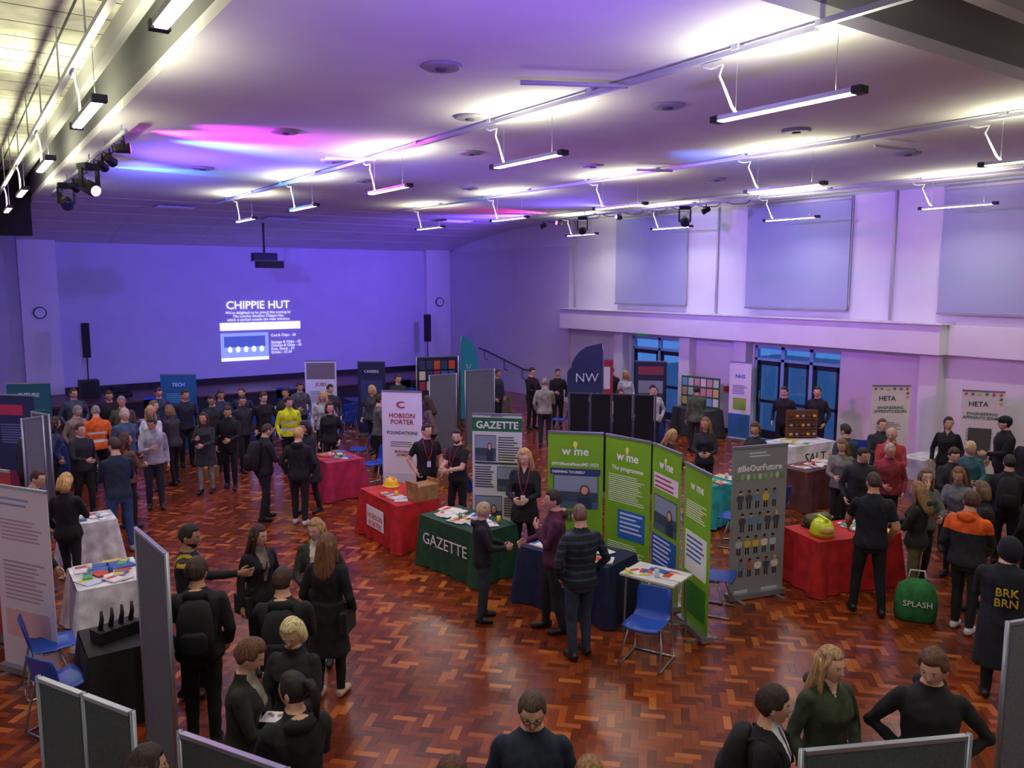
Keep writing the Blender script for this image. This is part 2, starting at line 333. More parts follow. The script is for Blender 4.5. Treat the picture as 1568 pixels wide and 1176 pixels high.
lt=[(2.1,12.4,5.98,(8,12.2,6.5),MG),(2.1,16.6,5.95,(8,16,6.4),CY),(2.08,13.3,5.93,(9,24,3),OFF),(2.08,14.0,5.93,(9,30,3),BLU),(2.08,17.4,5.93,(9,26,3),OFF),(2.08,19.6,5.93,(9,26,2),OFF),
    (15.6,19.9,5.97,(9,20.6,6.5),MG),(15.6,17.2,5.97,(9,17.4,6.5),BLU),(15.6,14.0,5.93,(9,18,2),OFF),(15.6,20.7,5.93,(9,30,2),BLU)]
for a,b,c,t,l in lt: par(a,b,c,t,l)
moving_head(2.05,15.2,5.70,R(25),PK); moving_head(2.05,18.4,5.70,R(0),OFF); moving_head(15.7,18.9,5.70,R(-40),OFF); moving_head(15.7,14.8,5.70,R(-40),OFF)
spot('magenta_beam',(2.3,12.4,6.05),(8,12.2,6.27),1300,(1,.02,.55),62)
spot('magenta_beam',(2.35,11.6,5.85),(7,12.0,6.3),450,(.8,.04,.85),60,1,.1)
spot('cyan_beam',(2.3,16.6,6.08),(8,16.2,6.22),900,(.02,.45,1),34)
spot('added_violet_wash',(3.2,2.0,3.8),(5.5,10.5,6.25),1000,(.28,.13,1),95,1,.3)  # this and the next two: added lamps without fixtures, tinting the ceiling
spot('added_violet_wash',(2.0,15.0,4.6),(7,13,6.3),1050,(.2,.1,1),115,1,.3)
spot('added_violet_wash',(15.6,18.0,4.6),(9,16,6.3),500,(.22,.12,1),110,1,.3)
spot('blue_stage_wash',(2.6,15,5.8),(9,30,3.8),2500,(.12,.14,1),75,1,.2)
spot('blue_stage_wash',(15.2,20.4,5.8),(11,30,4.8),2500,(.2,.09,1),95,1,.2)
spot('magenta_beam',(15.4,19.9,6.06),(9,20.8,6.22),800,(1,.03,.5),56)
spot('blue_beam',(15.4,17.2,6.06),(9,17.4,6.25),600,(.08,.1,1),56)
spot('blue_wall_wash',(2.5,13,5.9),(17.6,14.0,6.5),3400,(.07,.18,1),50,1,.2)
spot('blue_wall_wash',(9.0,9.5,5.6),(17.6,9.0,6.3),420,(.07,.2,1),70,1,.2)
# ---------------------------------------------------------------- people
SK=['#cfa288','#d9ac94','#c29478','#c9957c']
def prof_rings(fem,bulk):
    if fem: P=[(.78,.13,.10,0),(.86,.168,.122,-.005),(.95,.165,.12,0),(1.06,.135,.10,0),(1.18,.14,.112,.005),(1.28,.15,.135,.015),(1.35,.152,.114,.0),(1.40,.135,.09,-.005),(1.44,.092,.072,-.012),(1.475,.06,.06,-.014),(1.51,.050,.053,-.008),(1.60,.046,.052,.0)]
    else: P=[(.78,.13,.10,0),(.86,.162,.118,0),(.95,.165,.12,0),(1.06,.155,.115,.005),(1.18,.163,.122,.005),(1.29,.175,.13,.005),(1.36,.175,.117,-.005),(1.41,.152,.097,-.01),(1.455,.105,.08,-.014),(1.49,.068,.066,-.014),(1.53,.057,.058,-.006),(1.60,.054,.056,0)]
    return [(z,a*(bulk if z<1.44 else 1+(bulk-1)*.5),b*(bulk if z<1.44 else 1+(bulk-1)*.5),c) for z,a,b,c in P]
def ellring(z,a,b,c,n=20,e=2.4,cx=0):
    out=[]
    for i in range(n):
        t=2*math.pi*i/n; ct,st=math.cos(t),math.sin(t)
        out.append((cx+a*math.copysign(abs(ct)**(2/e),ct),c+b*math.copysign(abs(st)**(2/e),st),z))
    return out
def ik(S,W,L1,L2,pole):
    S,W=Vector(S),Vector(W); d=W-S; L=d.length
    if L>(L1+L2)*.985: W=S+d.normalized()*(L1+L2)*.985; d=W-S; L=d.length
    a=(L1*L1-L2*L2+L*L)/(2*L); h=math.sqrt(max(0,L1*L1-a*a)); u=d.normalized(); p=Vector(pole); p=(p-u*p.dot(u)).normalized()
    return S+u*a+p*h, W
ARM={'down':((.25,.03,.85),(.3,-1,0)),'relax':((.23,.12,.92),(.5,-1,-.2)),'hold':((.09,.33,1.10),(.7,-.4,-1)),'phone':((.07,.30,1.22),(.6,-.2,-1)),'hip':((.17,.05,1.02),(1,-.25,0)),
     'pocket':((.21,.08,.93),(1,-.9,0)),'cross':((-.06,.22,1.17),(.8,.1,-1)),'point':((.22,.56,1.30),(.5,-.1,-1)),'reach':((.16,.48,1.02),(.4,-.3,-1)),'chest':((.02,.2,1.28),(.6,0,-1)),'table':((.2,.36,.98),(.5,-.6,-.3)),'chin':((.05,.17,1.48),(.5,.3,-1))}
def capdist(P,a,b,ra,rb):
    a=np.array(a);b=np.array(b);d=b-a;t=np.clip(((P-a)@d)/(d@d+1e-9),0,1)
    return np.linalg.norm(P-(a+t[:,None]*d),axis=1)/(ra+(rb-ra)*t), t
def hand(q,Wp,d,side,m,T=None,fine=True,thumbdir=None):
    d=Vector(d).normalized(); pref=Vector(thumbdir) if thumbdir else (Vector((0,1,.0)) if d.z<-.6 else Vector((0,0,1)))
    t=(pref-d*pref.dot(d)).normalized(); n=-(d.cross(t))*(1 if side>0 else -1)
    Wp=Vector(Wp)
    def P(a,b,c): return Wp+d*a+t*b+n*c
    def ring(a,hw,ht,off=0): return [tuple(P(a,off+hw*math.cos(6.2832*k/10),ht*math.sin(6.2832*k/10))) for k in range(10)]
    q.loft([ring(-.03,.026,.02),ring(0,.027,.019),ring(.03,.038,.018),ring(.065,.042,.016),ring(.092,.039,.012)],m,True)
    for i,(o,L) in enumerate(((.030,.068),(.010,.076),(-.011,.070),(-.031,.055))):
        c=.25+.08*i; pts=[P(.075,o,0)]; a=0;x,yv=.09,0.0; pts.append(P(x,o,yv))
        for sgm in (.42,.32,.26):
            a+=c+.18; x+=L*sgm*math.cos(a); yv+=L*sgm*math.sin(a); pts.append(P(x,o*1.05,yv))
        q.tube(pts,[.0095,.0092,.0085,.0078,.0055],m,6)
    q.tube([P(.015,.024,.004),P(.04,.046,.012),P(.066,.056,.022),P(.086,.055,.033)],[.013,.0115,.0095,.007],m,6)
def head(q,T,skin,hair,hs,fem,fine,glasses=False,beard=None,child=False):
    nu,nv=(48,36) if fine else (28,22)
    def fv(t,ph,s=1.0):
        dx,dy,dz=math.sin(ph)*math.cos(t),math.sin(ph)*math.sin(t),math.cos(ph)
        x,y,z=.078*dx,.098*dy,.118*dz
        if dz<0: x*=1-.24*(-dz)**1.6*(1.0 if not fem else 1.15)
        if dz<-.1 and dy<0: y*=1-.5*min(1,(-dz-.1)*1.4)
        if dz<-.55 and dy>0: y=y+.02*min(1,(-dz-.55)*3)*min(1,dy*2+.2)
        if dy>0:
            y*=.93
            y+=.021*math.exp(-(x/.011)**2)*math.exp(-((z+.03)/.013)**2)+.011*math.exp(-(x/.008)**2)*math.exp(-((z+.008)/.022)**2)
            y-=.008*math.exp(-((abs(x)-.031)/.014)**2)*math.exp(-((z-.003)/.012)**2)
            y+=.004*math.exp(-((z-.024)/.009)**2)*math.exp(-(x/.045)**2)
            y+=.005*math.exp(-(x/.022)**2)*math.exp(-((z+.062)/.009)**2)
        return x,y,z
    def lon(b,n):
        u=2*math.pi*b/n-math.pi
        return math.pi/2+u-.45*math.sin(u)
    vs=[];fs=[]
    for a in range(nv+1):
        ph=math.pi*a/nv
        for b in range(nu): vs.append(fv(lon(b,nu),ph))
    for a in range(nv):
        for b in range(nu):
            e=(b+1)%nu; fs.append((a*nu+b,(a+1)*nu+b,(a+1)*nu+e,a*nu+e))
    q.add(vs,fs,skin,True,T)
    W_=M('#d9d2cb',.3); IR=M('#2c211c',.2); LIP=M('#9c5a50' if not fem else '#a8504e',.5); BR=hair if hs!='bald' else M('#6b5a4c',.8)
    for sx in(-1,1):
        q.ell((sx*.0775,-.006,-.008),(.010,.02,.031),skin,8,8,T)
        q.ell((sx*.031,.0745,.003),(.0125,.0095,.0052),W_,8,6,T); q.ell((sx*.031,.0808,.003),(.0056,.004,.0052),IR,8,6,T)
        q.tube([(sx*.016,.088,.019),(sx*.031,.086,.023),(sx*.046,.077,.020)],[.0022,.0028,.0016],BR,6,T)
    q.ell((0,.0885,-.0605),(.021,.006,.003),LIP,10,6,T); q.ell((0,.0875,-.0670),(.017,.006,.0036),LIP,10,6,T)
    if glasses:
        for sx in(-1,1):
            q.tube([(sx*.032+.021*math.cos(a*.628),.096,.002+.016*math.sin(a*.628)) for a in range(11)],.0018,BLK,5,T); q.tube([(sx*.053,.094,.004),(sx*.079,.0,.004)],.0018,BLK,5,T)
        q.tube([(-.011,.1,.004),(.011,.1,.004)],.0018,BLK,5,T)
    def shell(fn,m,noise=0):
        vs2=[]
        for a in range(nv+1):
            ph=math.pi*a/nv
            for b in range(nu):
                t=lon(b,nu); x,y,z=fv(t,ph); k=fn(x,y,z)
                k+=noise*(math.sin(70*x+40*z)*math.sin(60*y)+.6*math.sin(110*z+50*y)) if k>1 else 0
                vs2.append((x*k,y*k,z*(k if z>0 else min(k,1.03))))
        q.add(vs2,fs,m,True,T)
    def ss(v,a,b):
        t=min(1,max(0,(v-a)/(b-a))); return t*t*(3-2*t)
    if beard:
        shell(lambda x,y,z: .93+.085*ss(-z,.04,.055)*ss(y,-.02,.01)*(0 if (abs(x)<.02 and -.072<z<-.055) else 1),beard)
    thick={'short':1.09,'buzz':1.04,'curly':1.2,'long':1.12,'pony':1.08,'bob':1.14,'bun':1.08,'fringe':1.14,'receding':1.06}.get(hs,1.1)
    if hs not in('bald',):
        def hf(x,y,z):
            if y>0: line=.062+.02*(hs=='receding')-.02*(hs=='fringe'); line-= (line+.005)*ss(abs(x),.05,.074)*.9
            else: line=-.01-.065*ss(-y,.0,.05)
            if hs in('long','bob','pony','bun') and y<.03: line=min(line,-.03-.05*ss(-y,-.02,.03))
            if hs=='buzz' and y<0: line+=.02
            return .92+(thick-.92)*ss(z,line-.006,line+.012)
        shell(hf,hair,.018 if hs=='curly' else .008)
    if hs=='long':
        rr=[]
        for z,a,b,c in((.05,.085,.07,-.03),(0,.092,.075,-.035),(-.06,.096,.07,-.045),(-.13,.102,.062,-.062),(-.20,.105,.052,-.085),(-.27,.09,.042,-.105),(-.32,.06,.025,-.115)):
            rr.append([(a*math.cos(6.2832*i/28)*(1+.05*math.sin(i*2.7+z*9)),c+b*math.sin(6.2832*i/28)*(1+.07*math.sin(i*3.3)),z+.015*math.sin(i*2.1)*(z<-.3)) for i in range(28)])
        q.loft(rr,hair,True,T)
        for sx in(-1,1): q.tube([(sx*.064,.032,.065),(sx*.080,.024,-.0),(sx*.084,.008,-.08),(sx*.088,.01,-.15),(sx*.092,.03,-.2)],[.014,.018,.022,.022,.008],hair,10,T,.8)
    if hs=='bob':
        rr=[[(a*math.cos(6.2832*i/20),c+b*math.sin(6.2832*i/20),z) for i in range(20)] for z,a,b,c in((.05,.086,.07,-.03),(-.02,.097,.075,-.035),(-.08,.1,.07,-.035),(-.12,.085,.055,-.04))]
        q.loft(rr,hair,True,T)
    if hs=='pony': q.tube([(0,-.09,.05),(0,-.13,.05),(0,-.15,0),(0,-.145,-.1),(.01,-.13,-.2)],[.02,.03,.032,.028,.01],hair,10,T)
    if hs=='bun': q.ell((0,-.10,.075),(.042,.042,.042),hair,12,9,T)
def person(x,y,hd,h=1.72,top='#15151a',leg='#14151b',hair='#2a1c14',hs='short',arms=('down','relax'),look=(0,0),kind=None,fem=False,bulk=1.06,hem=None,short=False,lean=0,stride=0.0,skin=None,shoe='#101012',ex=(),fine=False,shirt=None,vneck=0,shift=0):
    random.seed(int(x*100+y*10)); skin=skin or random.choice(SK)
    if stride==0: stride=random.uniform(-.45,.45)
    if not fine:
        hd+=random.uniform(-16,16)
        if look==(0,0): look=(random.uniform(-32,32),random.uniform(-3,20))
        if lean==0: lean=random.choice([0,0,3,6])
        h*=random.uniform(.975,1.02)
        if arms==('down','relax'): arms=random.choice([('down','relax'),('relax','pocket'),('hold','relax'),('pocket','pocket'),('relax','down'),('hip','relax')])
    sk=M(skin,.55,'skin'); tp=cl(top); lg=cl(leg); sh=M(shoe,.5); hr=M(hair,.6,'hair')
    P=prof_rings(fem,bulk); q=MB(); dm=tp
    q.loft([ellring(z,a,b,c) for z,a,b,c in P],dm,True)
    collar='hood' in ex or bulk>=1.1
    if collar: q.loft([ellring(z,a,b,c,20,2) for z,a,b,c in((1.42,.10,.08,-.012),(1.47,.083,.075,-.012),(1.512,.074,.073,-.01))],dm,True)
    hemz=hem if hem is not None else (.86 if bulk>1.03 else .93)
    caps=[]
    if hem is not None and hem<.84:
        w=.18*bulk; q.loft([ellring(hem,w*1.1,.155*bulk,-.005),ellring(hem+.15,w*1.02,.145*bulk,-.005),ellring(.9,w*.95,.135*bulk,0),ellring(1.05,.15*bulk,.118*bulk,0)],dm,True)
    else: q.loft([ellring(hemz-.01,.174*bulk,.128*bulk,0),ellring(hemz+.04,.180*bulk,.132*bulk,0),ellring(hemz+.12,.163*bulk,.12*bulk,0)],dm,True)
    hw=.092 if not fem else .088
    for s in(-1,1):
        st=s*stride*.22
        H0=(s*hw,0,.88);A=(s*(.10+shift),st-.01,.085);K=(s*(.098+shift*.5),st*.55+.02+abs(st)*.2,.49)
        lw=1.06 if not fem else .94
        q.tube([H0,tuple((Vector(H0)+Vector(K))/2),K,tuple((Vector(K)*.6+Vector(A)*.4)),A],[.086*lw,.078*lw,.061*lw,.059*lw,.046*lw],dm,14)
        ax,ay,az=A
        tw=s*.018
        q.tube([(ax,ay-.075,.05),(ax,ay-.03,.055),(ax+tw*.4,ay+.06,.048),(ax+tw*.8,ay+.14,.036),(ax+tw,ay+.185,.03)],[.036,.046,.045,.042,.026],dm,12)
        q.tube([(ax,ay,.05),(ax,ay,.12)],[.045,.044],dm,12)
        caps.append((H0,K,.09,.062,'leg')); caps.append((K,A,.062,.046,'leg')); caps.append(((ax,ay-.05,.035),(ax+tw,ay+.17,.03),.05,.04,'shoe'))
    sw=.158 if fem else .182; sw*=(1+(bulk-1)*.4); hands=[]
    for s,ps in((1,arms[0]),(-1,arms[1])):
        w,pole=ARM[ps]; S=Vector((s*sw,-.01,1.375)); W=(s*w[0],w[1],w[2])
        E,W=ik(S,W,.28,.25,(s*pole[0],pole[1],pole[2]))
        br=bulk
        q.ell(tuple(S+Vector((-s*.012,0,.0))),(.058*br,.06*br,.062*br),dm,14,10)
        q.tube([S+(E-S)*.02,(S+E)/2,E,(E+W)/2,W],[.054*br,.051*br,.044*br,.041*br,.035*br if not short else .028],dm,12)
        q.ell(tuple(E),(.046*br,)*3,dm,10,8)
        caps.append((S,E,.062*br,.048*br,'uarm')); caps.append((E,W,.048*br,.035*br,'farm')); hands.append((s,W,(W-E).normalized()))
    if 'hood' in ex: q.ell((0,-.10*bulk,1.46),(.115,.06,.06),dm)
    caps.append(((0,0,.9),(0,0,1.36),.16,.15,'torso')); caps.append(((0,-.01,1.50),(0,0,1.62),.058,.055,'neck'))
    o=q.build('tmp'); rm=o.modifiers.new('r','REMESH'); rm.mode='VOXEL'; rm.voxel_size=.0125 if fine else .019
    sm=o.modifiers.new('s','SMOOTH'); sm.factor=.5; sm.iterations=4
    me=bpy.data.meshes.new_from_object(o.evaluated_get(bpy.context.evaluated_depsgraph_get()))
    V=np.empty(len(me.vertices)*3); me.vertices.foreach_get('co',V); V=V.reshape(-1,3)
    Nn=np.empty(len(me.vertices)*3); me.vertices.foreach_get('normal',Nn); Nn=Nn.reshape(-1,3)
    F=[tuple(p.vertices) for p in me.polygons]; C=np.empty(len(F)*3); me.polygons.foreach_get('center',C); C=C.reshape(-1,3)
    om=o.data; bpy.data.objects.remove(o); bpy.data.meshes.remove(om); bpy.data.meshes.remove(me)
    ph=x*3+y
    fold=np.sin(V[:,2]*23+V[:,0]*30*np.sin(ph)+ph)*np.sin(V[:,0]*41+V[:,1]*37+V[:,2]*9+ph)+.5*np.sin(V[:,2]*47-V[:,1]*60+V[:,0]*25+2*ph)
    mask=np.clip((1.42-V[:,2])/.05,0,1)*np.clip((V[:,2]-.12)/.1,0,1)
    V=V+Nn*(fold*mask*.003)[:,None]; V[:,2]=np.maximum(V[:,2],0.0)
    D=np.stack([capdist(C,a,b,ra,rb)[0] for a,b,ra,rb,_ in caps]); L=D.argmin(0); lab=np.array([c[4] for c in caps])[L]
    zz=C[:,2]
    q=MB(); mi_t,mi_l,mi_s,mi_k=[q.mat(m) for m in(tp,lg,sh,sk)]
    idx=np.full(len(F),mi_t)
    trunk=(lab=='torso')|(lab=='leg')
    idx[trunk&(zz<hemz)]=mi_l
    idx[lab=='shoe']=mi_s; idx[(C[:,2]<.1)]=mi_s
    ny=1.51 if collar else 1.49
    neck=((lab=='neck')|(lab=='torso'))&(zz>ny+.2*np.minimum(0,-C[:,1])*(0 if collar else 1)); idx[neck]=mi_k
    if short:
        for ci,c in enumerate(caps):
            if c[4]=='farm': idx[L==ci]=mi_k
            if c[4]=='uarm':
                t=capdist(C,c[0],c[1],c[2],c[3])[1]; idx[(L==ci)&(t>.72)]=mi_k
    ft=(C[:,1]>.02)&((lab=='torso')|(lab=='neck'))&(zz<1.53)
    if vneck: idx[ft&(np.abs(C[:,0])<(zz-(1.49-vneck))*.5)]=mi_k
    if shirt:
        ms=q.mat(cl(shirt)); idx[ft&(zz>1.12)&(np.abs(C[:,0])<.012+(zz-1.12)*.17)]=ms
    if 'tie' in ex:
        mt=q.mat(M('#3c3048',.6)); idx[ft&(zz>1.1)&(zz<1.48)&(np.abs(C[:,0])<.016+(1.46-zz)*.04)]=mt
    if 'hivis' in ex:
        mt=q.mat(M('#d8d8d0',.3)); idx[(lab=='torso')&(((zz>1.0)&(zz<1.05))|((zz>1.16)&(zz<1.21)))]=mt
    if 'stripe' in ex:
        mt=q.mat(cl('#2a3a48')); idx[(idx==mi_t)&(np.sin(zz*75)>.5)]=mt
    if 'yellow' in ex:
        mt=q.mat(cl('#b08a18')); idx[(lab=='uarm')&(np.abs(zz-1.40)<.018)]=mt; idx[(lab=='torso')&(zz>1.3)&(np.abs(np.abs(C[:,0])-.1)<.015)]=mt
    if 'orangehood' in ex:
        mt=q.mat(cl('#e05c1a')); idx[(C[:,1]<.03)&(zz>1.27)&(lab!='neck')]=mt
    q.add(V,F,[int(a) for a in idx],True)
    for s,W,d in hands: hand(q,W+d*.01,d,s,sk)
    yaw,pit=look; TH=Matrix.Translation((0,.018,1.626))@Matrix.Rotation(-R(yaw),4,'Z')@Matrix.Rotation(-R(pit),4,'X')@Matrix.Scale(1.05,4)
    head(q,TH,sk,hr,hs,fem,fine,'glasses' in ex,hr if 'beard' in ex else None)
    if 'cap' in ex:
        q.ell((0,-.005,.045),(.09,.108,.085),cl('#15171f'),18,12,TH); q.ell((0,.11,.055),(.06,.06,.008),cl('#15171f'),12,6,TH)
    if 'hoodup' in ex: q.ell((0,-.035,.015),(.105,.115,.14),tp,18,12,TH)
    if 'lanyard' in ex:
        lm=M('#a02030',.6)
        for s in(-1,1): q.tube([(s*.07,.0,1.50),(s*.075,.10*bulk,1.41),(s*.04,.15*bulk,1.25),(0,.155*bulk,1.12)],.006,lm,5)
        q.box((0,.158*bulk,1.07),(.065,.006,.1),M('#e6e6ee',.4))
    if 'pack' in ex:
        pm=cl('#101116'); q.loft([ellring(z,a,b,-.12*bulk-b*.75,16,3.2) for z,a,b in((.93,.10,.05),(.97,.145,.085),(1.1,.155,.10),(1.28,.15,.09),(1.4,.12,.06),(1.44,.06,.03))],pm,True)
        q.loft([ellring(z,a,b,-.12*bulk-.17,12,3) for z,a,b in((1.0,.08,.02),(1.03,.11,.035),(1.17,.11,.035),(1.2,.08,.02))],pm,True)
        for s in(-1,1): q.tube([(s*.1,-.12,1.4),(s*.12,-.02,1.44),(s*.12,.1,1.38),(s*.13,.13*bulk,1.2),(s*.16,.0,1.05),(s*.12,-.13,1.0)],.014,pm,6)
    if 'bag' in ex:
        q.tube([(-.12,-.02,1.45),(0,.15*bulk,1.3),(.15,.12*bulk,1.05),(.2,.03,.95)],.01,BLK,5); q.b2((.17,-.14,.75),(.25,.12,.97),cl('#1c1a1a'))
    if 'paper' in ex: q.box((0,.40,1.13),(.2,.15,.004),M('#e8e8f0',.6),)
    if 'carrier' in ex: q.b2((.2,-.02,.5),(.34,.18,.78),M('#a88f62',.7)); q.tube([(.27,.04,.78),(.26,.09,.86),(.27,.14,.78)],.006,M('#a88f62',.7),5)
    if 'backtext' in ex:
        T=Matrix.Translation((0,-.155*bulk,1.2))@Matrix.Rotation(math.pi/2,4,'X'); q.text('BRK\nBRN',.115,M('#c8a838',.6),T,'CENTER',.015)
    if lean:
        for k in range(len(q.v)):
            v=q.v[k]; w=np.clip((v[:,2]-.86)/.14,0,1); w=w*w*(3-2*w); a=-R(lean)*w; yy=v[:,1]; z0=v[:,2]-.92
            q.v[k]=np.stack([v[:,0],yy*np.cos(a)-z0*np.sin(a),.92+yy*np.sin(a)+z0*np.cos(a)],1)
    return q.build(kind or ('woman' if fem else 'man'),(x,y,0),-R(hd),h/1.75)
BK='#121217'; JN='#2c4670'
BL1='#c09c60'; BR1='#3a2416'; GY='#8b8782'
# left far group
person(1.95,18.5,150,1.7,'#8b7d72',BK,GY,'short')
person(2.25,17.8,20,1.75,'#f0641e',BK,GY,'buzz',('relax','relax'),bulk=1.12,ex=('hivis',))
person(.66,12.5,110,1.7,'#16244a',BK,BR1,'short',('table','table'),lean=14)
person(1.08,11.85,30,1.68,BK,BK,BL1,'bob',('hold','relax'),fem=True)
person(1.93,13.35,10,1.82,'#16253c',JN,BR1,'short',('hold','hold'),look=(-30,0),shoe='#8a8a90',shift=.04)
person(.55,10.1,120,1.75,BK,BK,'#16100c','short',('relax','relax'))
person(3.15,17.2,200,1.7,'#d8d8de',BK,BL1,'long',('hold','hold'),fem=True)
person(2.6,16.75,170,1.76,'#40546c',BK,'#b5b2ac','short')
person(2.25,14.6,60,1.68,'#6a4f3b',BK,'#4a2c1a','long',('hold','relax'),fem=True)
person(2.88,15.7,190,1.74,'#9b9ca4','#1c2230',BR1,'short',('phone','down'),ex=('hood',))
person(3.95,16.3,215,1.63,'#2c2c33','#80807e',BR1,'long',('phone','hold'),fem=True,hem=.62,bulk=1.1)
person(4.45,16.4,205,1.7,BK,BK,BR1,'short',('relax','hold'),ex=('hood',))
person(4.3,13.8,75,1.75,'#15151b','#1a1b22',BR1,'buzz',('hold','pocket'),ex=('pack',),bulk=1.12)
person(4.72,13.2,40,1.68,BK,BK,BL1,'short',('pocket','pocket'),bulk=1.12,ex=('hood',),shoe='#c8c8c8')
person(5.15,13.8,250,1.72,'#1b1b21',BK,'#201510','bob',('hold','hold'),fem=True,bulk=1.1,hem=.6)
# left foreground group
person(1.78,8.2,118,1.78,'#1b1c20',BK,'#17100c','short',('point','pocket'),look=(8,8),ex=('yellow','beard'),fine=True,skin='#a87860')
person(1.62,7.2,22,1.74,'#14151a',BK,BR1,'curly',('relax','pocket'),bulk=1.2,ex=('hood','pack'),fine=True,look=(25,0))
person(2.5,8.3,165,1.62,'#17171b',BK,'#3a2014','long',('down','relax'),fem=True,bulk=1.1,fine=True,shirt='#7a6a60',ex=('bag',),look=(-20,5))
person(2.18,6.6,28,1.72,'#16171c',BK,BR1,'short',('hold','hold'),bulk=1.2,ex=('hood','pack'),fine=True,look=(20,5))
person(3.05,8.05,215,1.66,'#2f2f2b',BK,'#a07c48','long',('hold','pocket'),fem=True,bulk=1.15,ex=('hood',),fine=True,shirt='#c4b49c',look=(20,8))
person(2.88,7.35,45,1.7,'#131318',BK,'#6a4526','long',('relax','relax'),fem=True,bulk=1.12,hem=.5,fine=True,shoe='#c4a890',ex=('bag',))
person(1.48,5.5,120,1.68,'#22221f','#1a1a1c','#5a3a22','curly',('hold','relax'),fem=True,bulk=1.1,fine=True,look=(0,18),shirt='#8a8678',lean=6)
person(1.95,5.7,220,1.66,'#17171c',BK,'#dcc08c','bob',('hold','hold'),fem=True,bulk=1.1,fine=True,look=(0,25),ex=('paper',))
person(1.62,4.75,5,1.70,'#191a1f',BK,'#1a1210','pony',('hold','hold'),fem=True,bulk=1.25,fine=True,look=(-40,10),ex=('hood',))
person(.68,4.45,90,1.68,'#7a4c78',BK,'#2c1a12','long',('relax','relax'),fem=True,fine=True,look=(0,5))
# centre
person(5.15,8.05,120,1.5,'#14161b','#28303f','#b8a06e','short',('hold','hold'),kind='boy',bulk=1.1,ex=('hood',),fine=True,look=(0,10),shift=.02)
person(6.62,9.2,225,1.8,'#141418',BK,'#b89258','long',('hold','hold'),fem=True,fine=True,vneck=.08,ex=('lanyard',),hem=.72,look=(10,12))
person(5.68,7.3,-60,1.74,'#4c1838','#1a1a21','#201610','short',('hold','chest'),bulk=1.08,fine=True,ex=('hood',),look=(-5,0))
person(5.5,6.6,12,1.75,'#101a24','#27344c','#6a5440','buzz',('pocket','pocket'),bulk=1.12,fine=True,ex=('stripe',),look=(10,5))
person(6.6,12.1,205,1.76,BK,BK,'#2a1a12','short',('pocket','relax'),short=True,ex=('lanyard',),look=(-20,0))
person(6.85,11.45,260,1.74,BK,BK,'#1c120c','short',('hold','hold'),short=True,ex=('lanyard','beard'))
# bottom
person(2.72,3.7,216,1.72,'#182236','#141a26','#4b3a2c','short',('relax','relax'),bulk=1.12,fine=True,look=(0,22),ex=('glasses',))
person(1.98,3.4,200,1.7,'#3a2f28',BK,'#55341f','bob',('relax','relax'),fem=True,fine=True)
person(2.62,3.05,215,1.66,'#5a4c40',BK,'#8a6a42','short',('relax','relax'),fine=True,look=(0,10),kind='boy')
person(4.0,2.95,150,1.68,'#15151c',BK,'#2c1d14','fringe',('relax','pocket'),fine=True,shirt='#dcdce2',ex=('tie','pack'),kind='boy',look=(-10,0))
person(4.75,3.05,195,1.70,'#343e2c',BK,'#a8845c','long',('relax','pocket'),fem=True,bulk=1.15,fine=True,look=(-10,5),ex=('hood',),vneck=.08)
person(5.25,2.6,235,1.72,'#16171e',BK,'#5a3d25','curly',('hip','hip'),fine=True,look=(25,18),kind='boy',bulk=1.1,ex=('hood',))
# right foreground
person(9.25,5.45,48,1.82,'#121724','#10121a','#3a2a20','buzz',('relax','table'),short=True,bulk=1.12,fine=True,shift=.05,look=(-15,8))
person(9.0,7.15,160,1.66,BK,BK,'#1b120d','short',('hold','hold'))
person(9.7,4.5,85,1.72,'#1c2028','#12141a','#4a3020','short',('hold','relax'),bulk=1.2,ex=('hood','orangehood','carrier'),fine=True,shoe='#d0d0d0',look=(-30,0))
person(8.35,3.5,60,1.66,'#141926','#12161f','#14161c','short',('hold','hold'),bulk=1.3,hem=.4,ex=('hoodup','backtext'),fine=True,look=(-40,0))
person(10.05,5.3,345,1.62,'#1f1f1b','#6a5e46','#8a6642','long',('hold','hold'),fem=True,bulk=1.15,ex=('hood',),fine=True,look=(15,12))
person(10.75,5.6,230,1.64,'#5a5e58','#25262c','#6a5038','long',('chin','hold'),fem=True,bulk=1.1)
person(11.3,6.9,235,1.68,'#262931',BK,'#2a1c14','short',('relax','table'),bulk=1.12,ex=('hood',),lean=12)
person(12.1,6.9,240,1.66,'#8a2a38',BK,'#aaa198','short',('hold','relax'),ex=('glasses',),bulk=1.1)
person(13,7.4,235,1.72,'#b03840',BK,'#8a6a5a','bald',('hold','hold'))
person(12.5,6.1,240,1.68,'#1f1f24',BK,BR1,'curly',('hold','hold'),bulk=1.12)
person(14.9,7.4,240,1.76,'#141419',BK,'#201410','pony',('relax','relax'),fem=True,vneck=.08)
person(15.3,6.6,300,1.8,'#14151b',BK,'#201810','short',('relax','hold'),bulk=1.15,ex=('cap',))
person(11.5,5.5,250,1.62,'#6a6c70',BK,'#7a563a','long',('hold','hold'),fem=True,bulk=1.1)
person(12.5,5.3,60,1.7,'#16171d',BK,'#20150f','short',('hold','relax'),bulk=1.15,ex=('pack',))
person(14.7,5.9,270,1.72,'#1a1a22',BK,'#2c2018','curly',('relax','relax'),bulk=1.15)
person(13.5,5.0,280,1.7,'#4a4038',BK,'#33241a','long',('hold','hold'),fem=True,bulk=1.1)
person(11.2,4.35,20,1.7,'#1a1b21',BK,'#1b140f','short',('relax','relax'),bulk=1.2,ex=('hood',))
person(12.2,4.5,300,1.66,'#2a2b33',BK,'#3a2818','long',('hold','relax'),fem=True,bulk=1.1)
person(13.4,6.3,225,1.64,'#34606c',BK,'#d0b890','short',('hold','hold'))
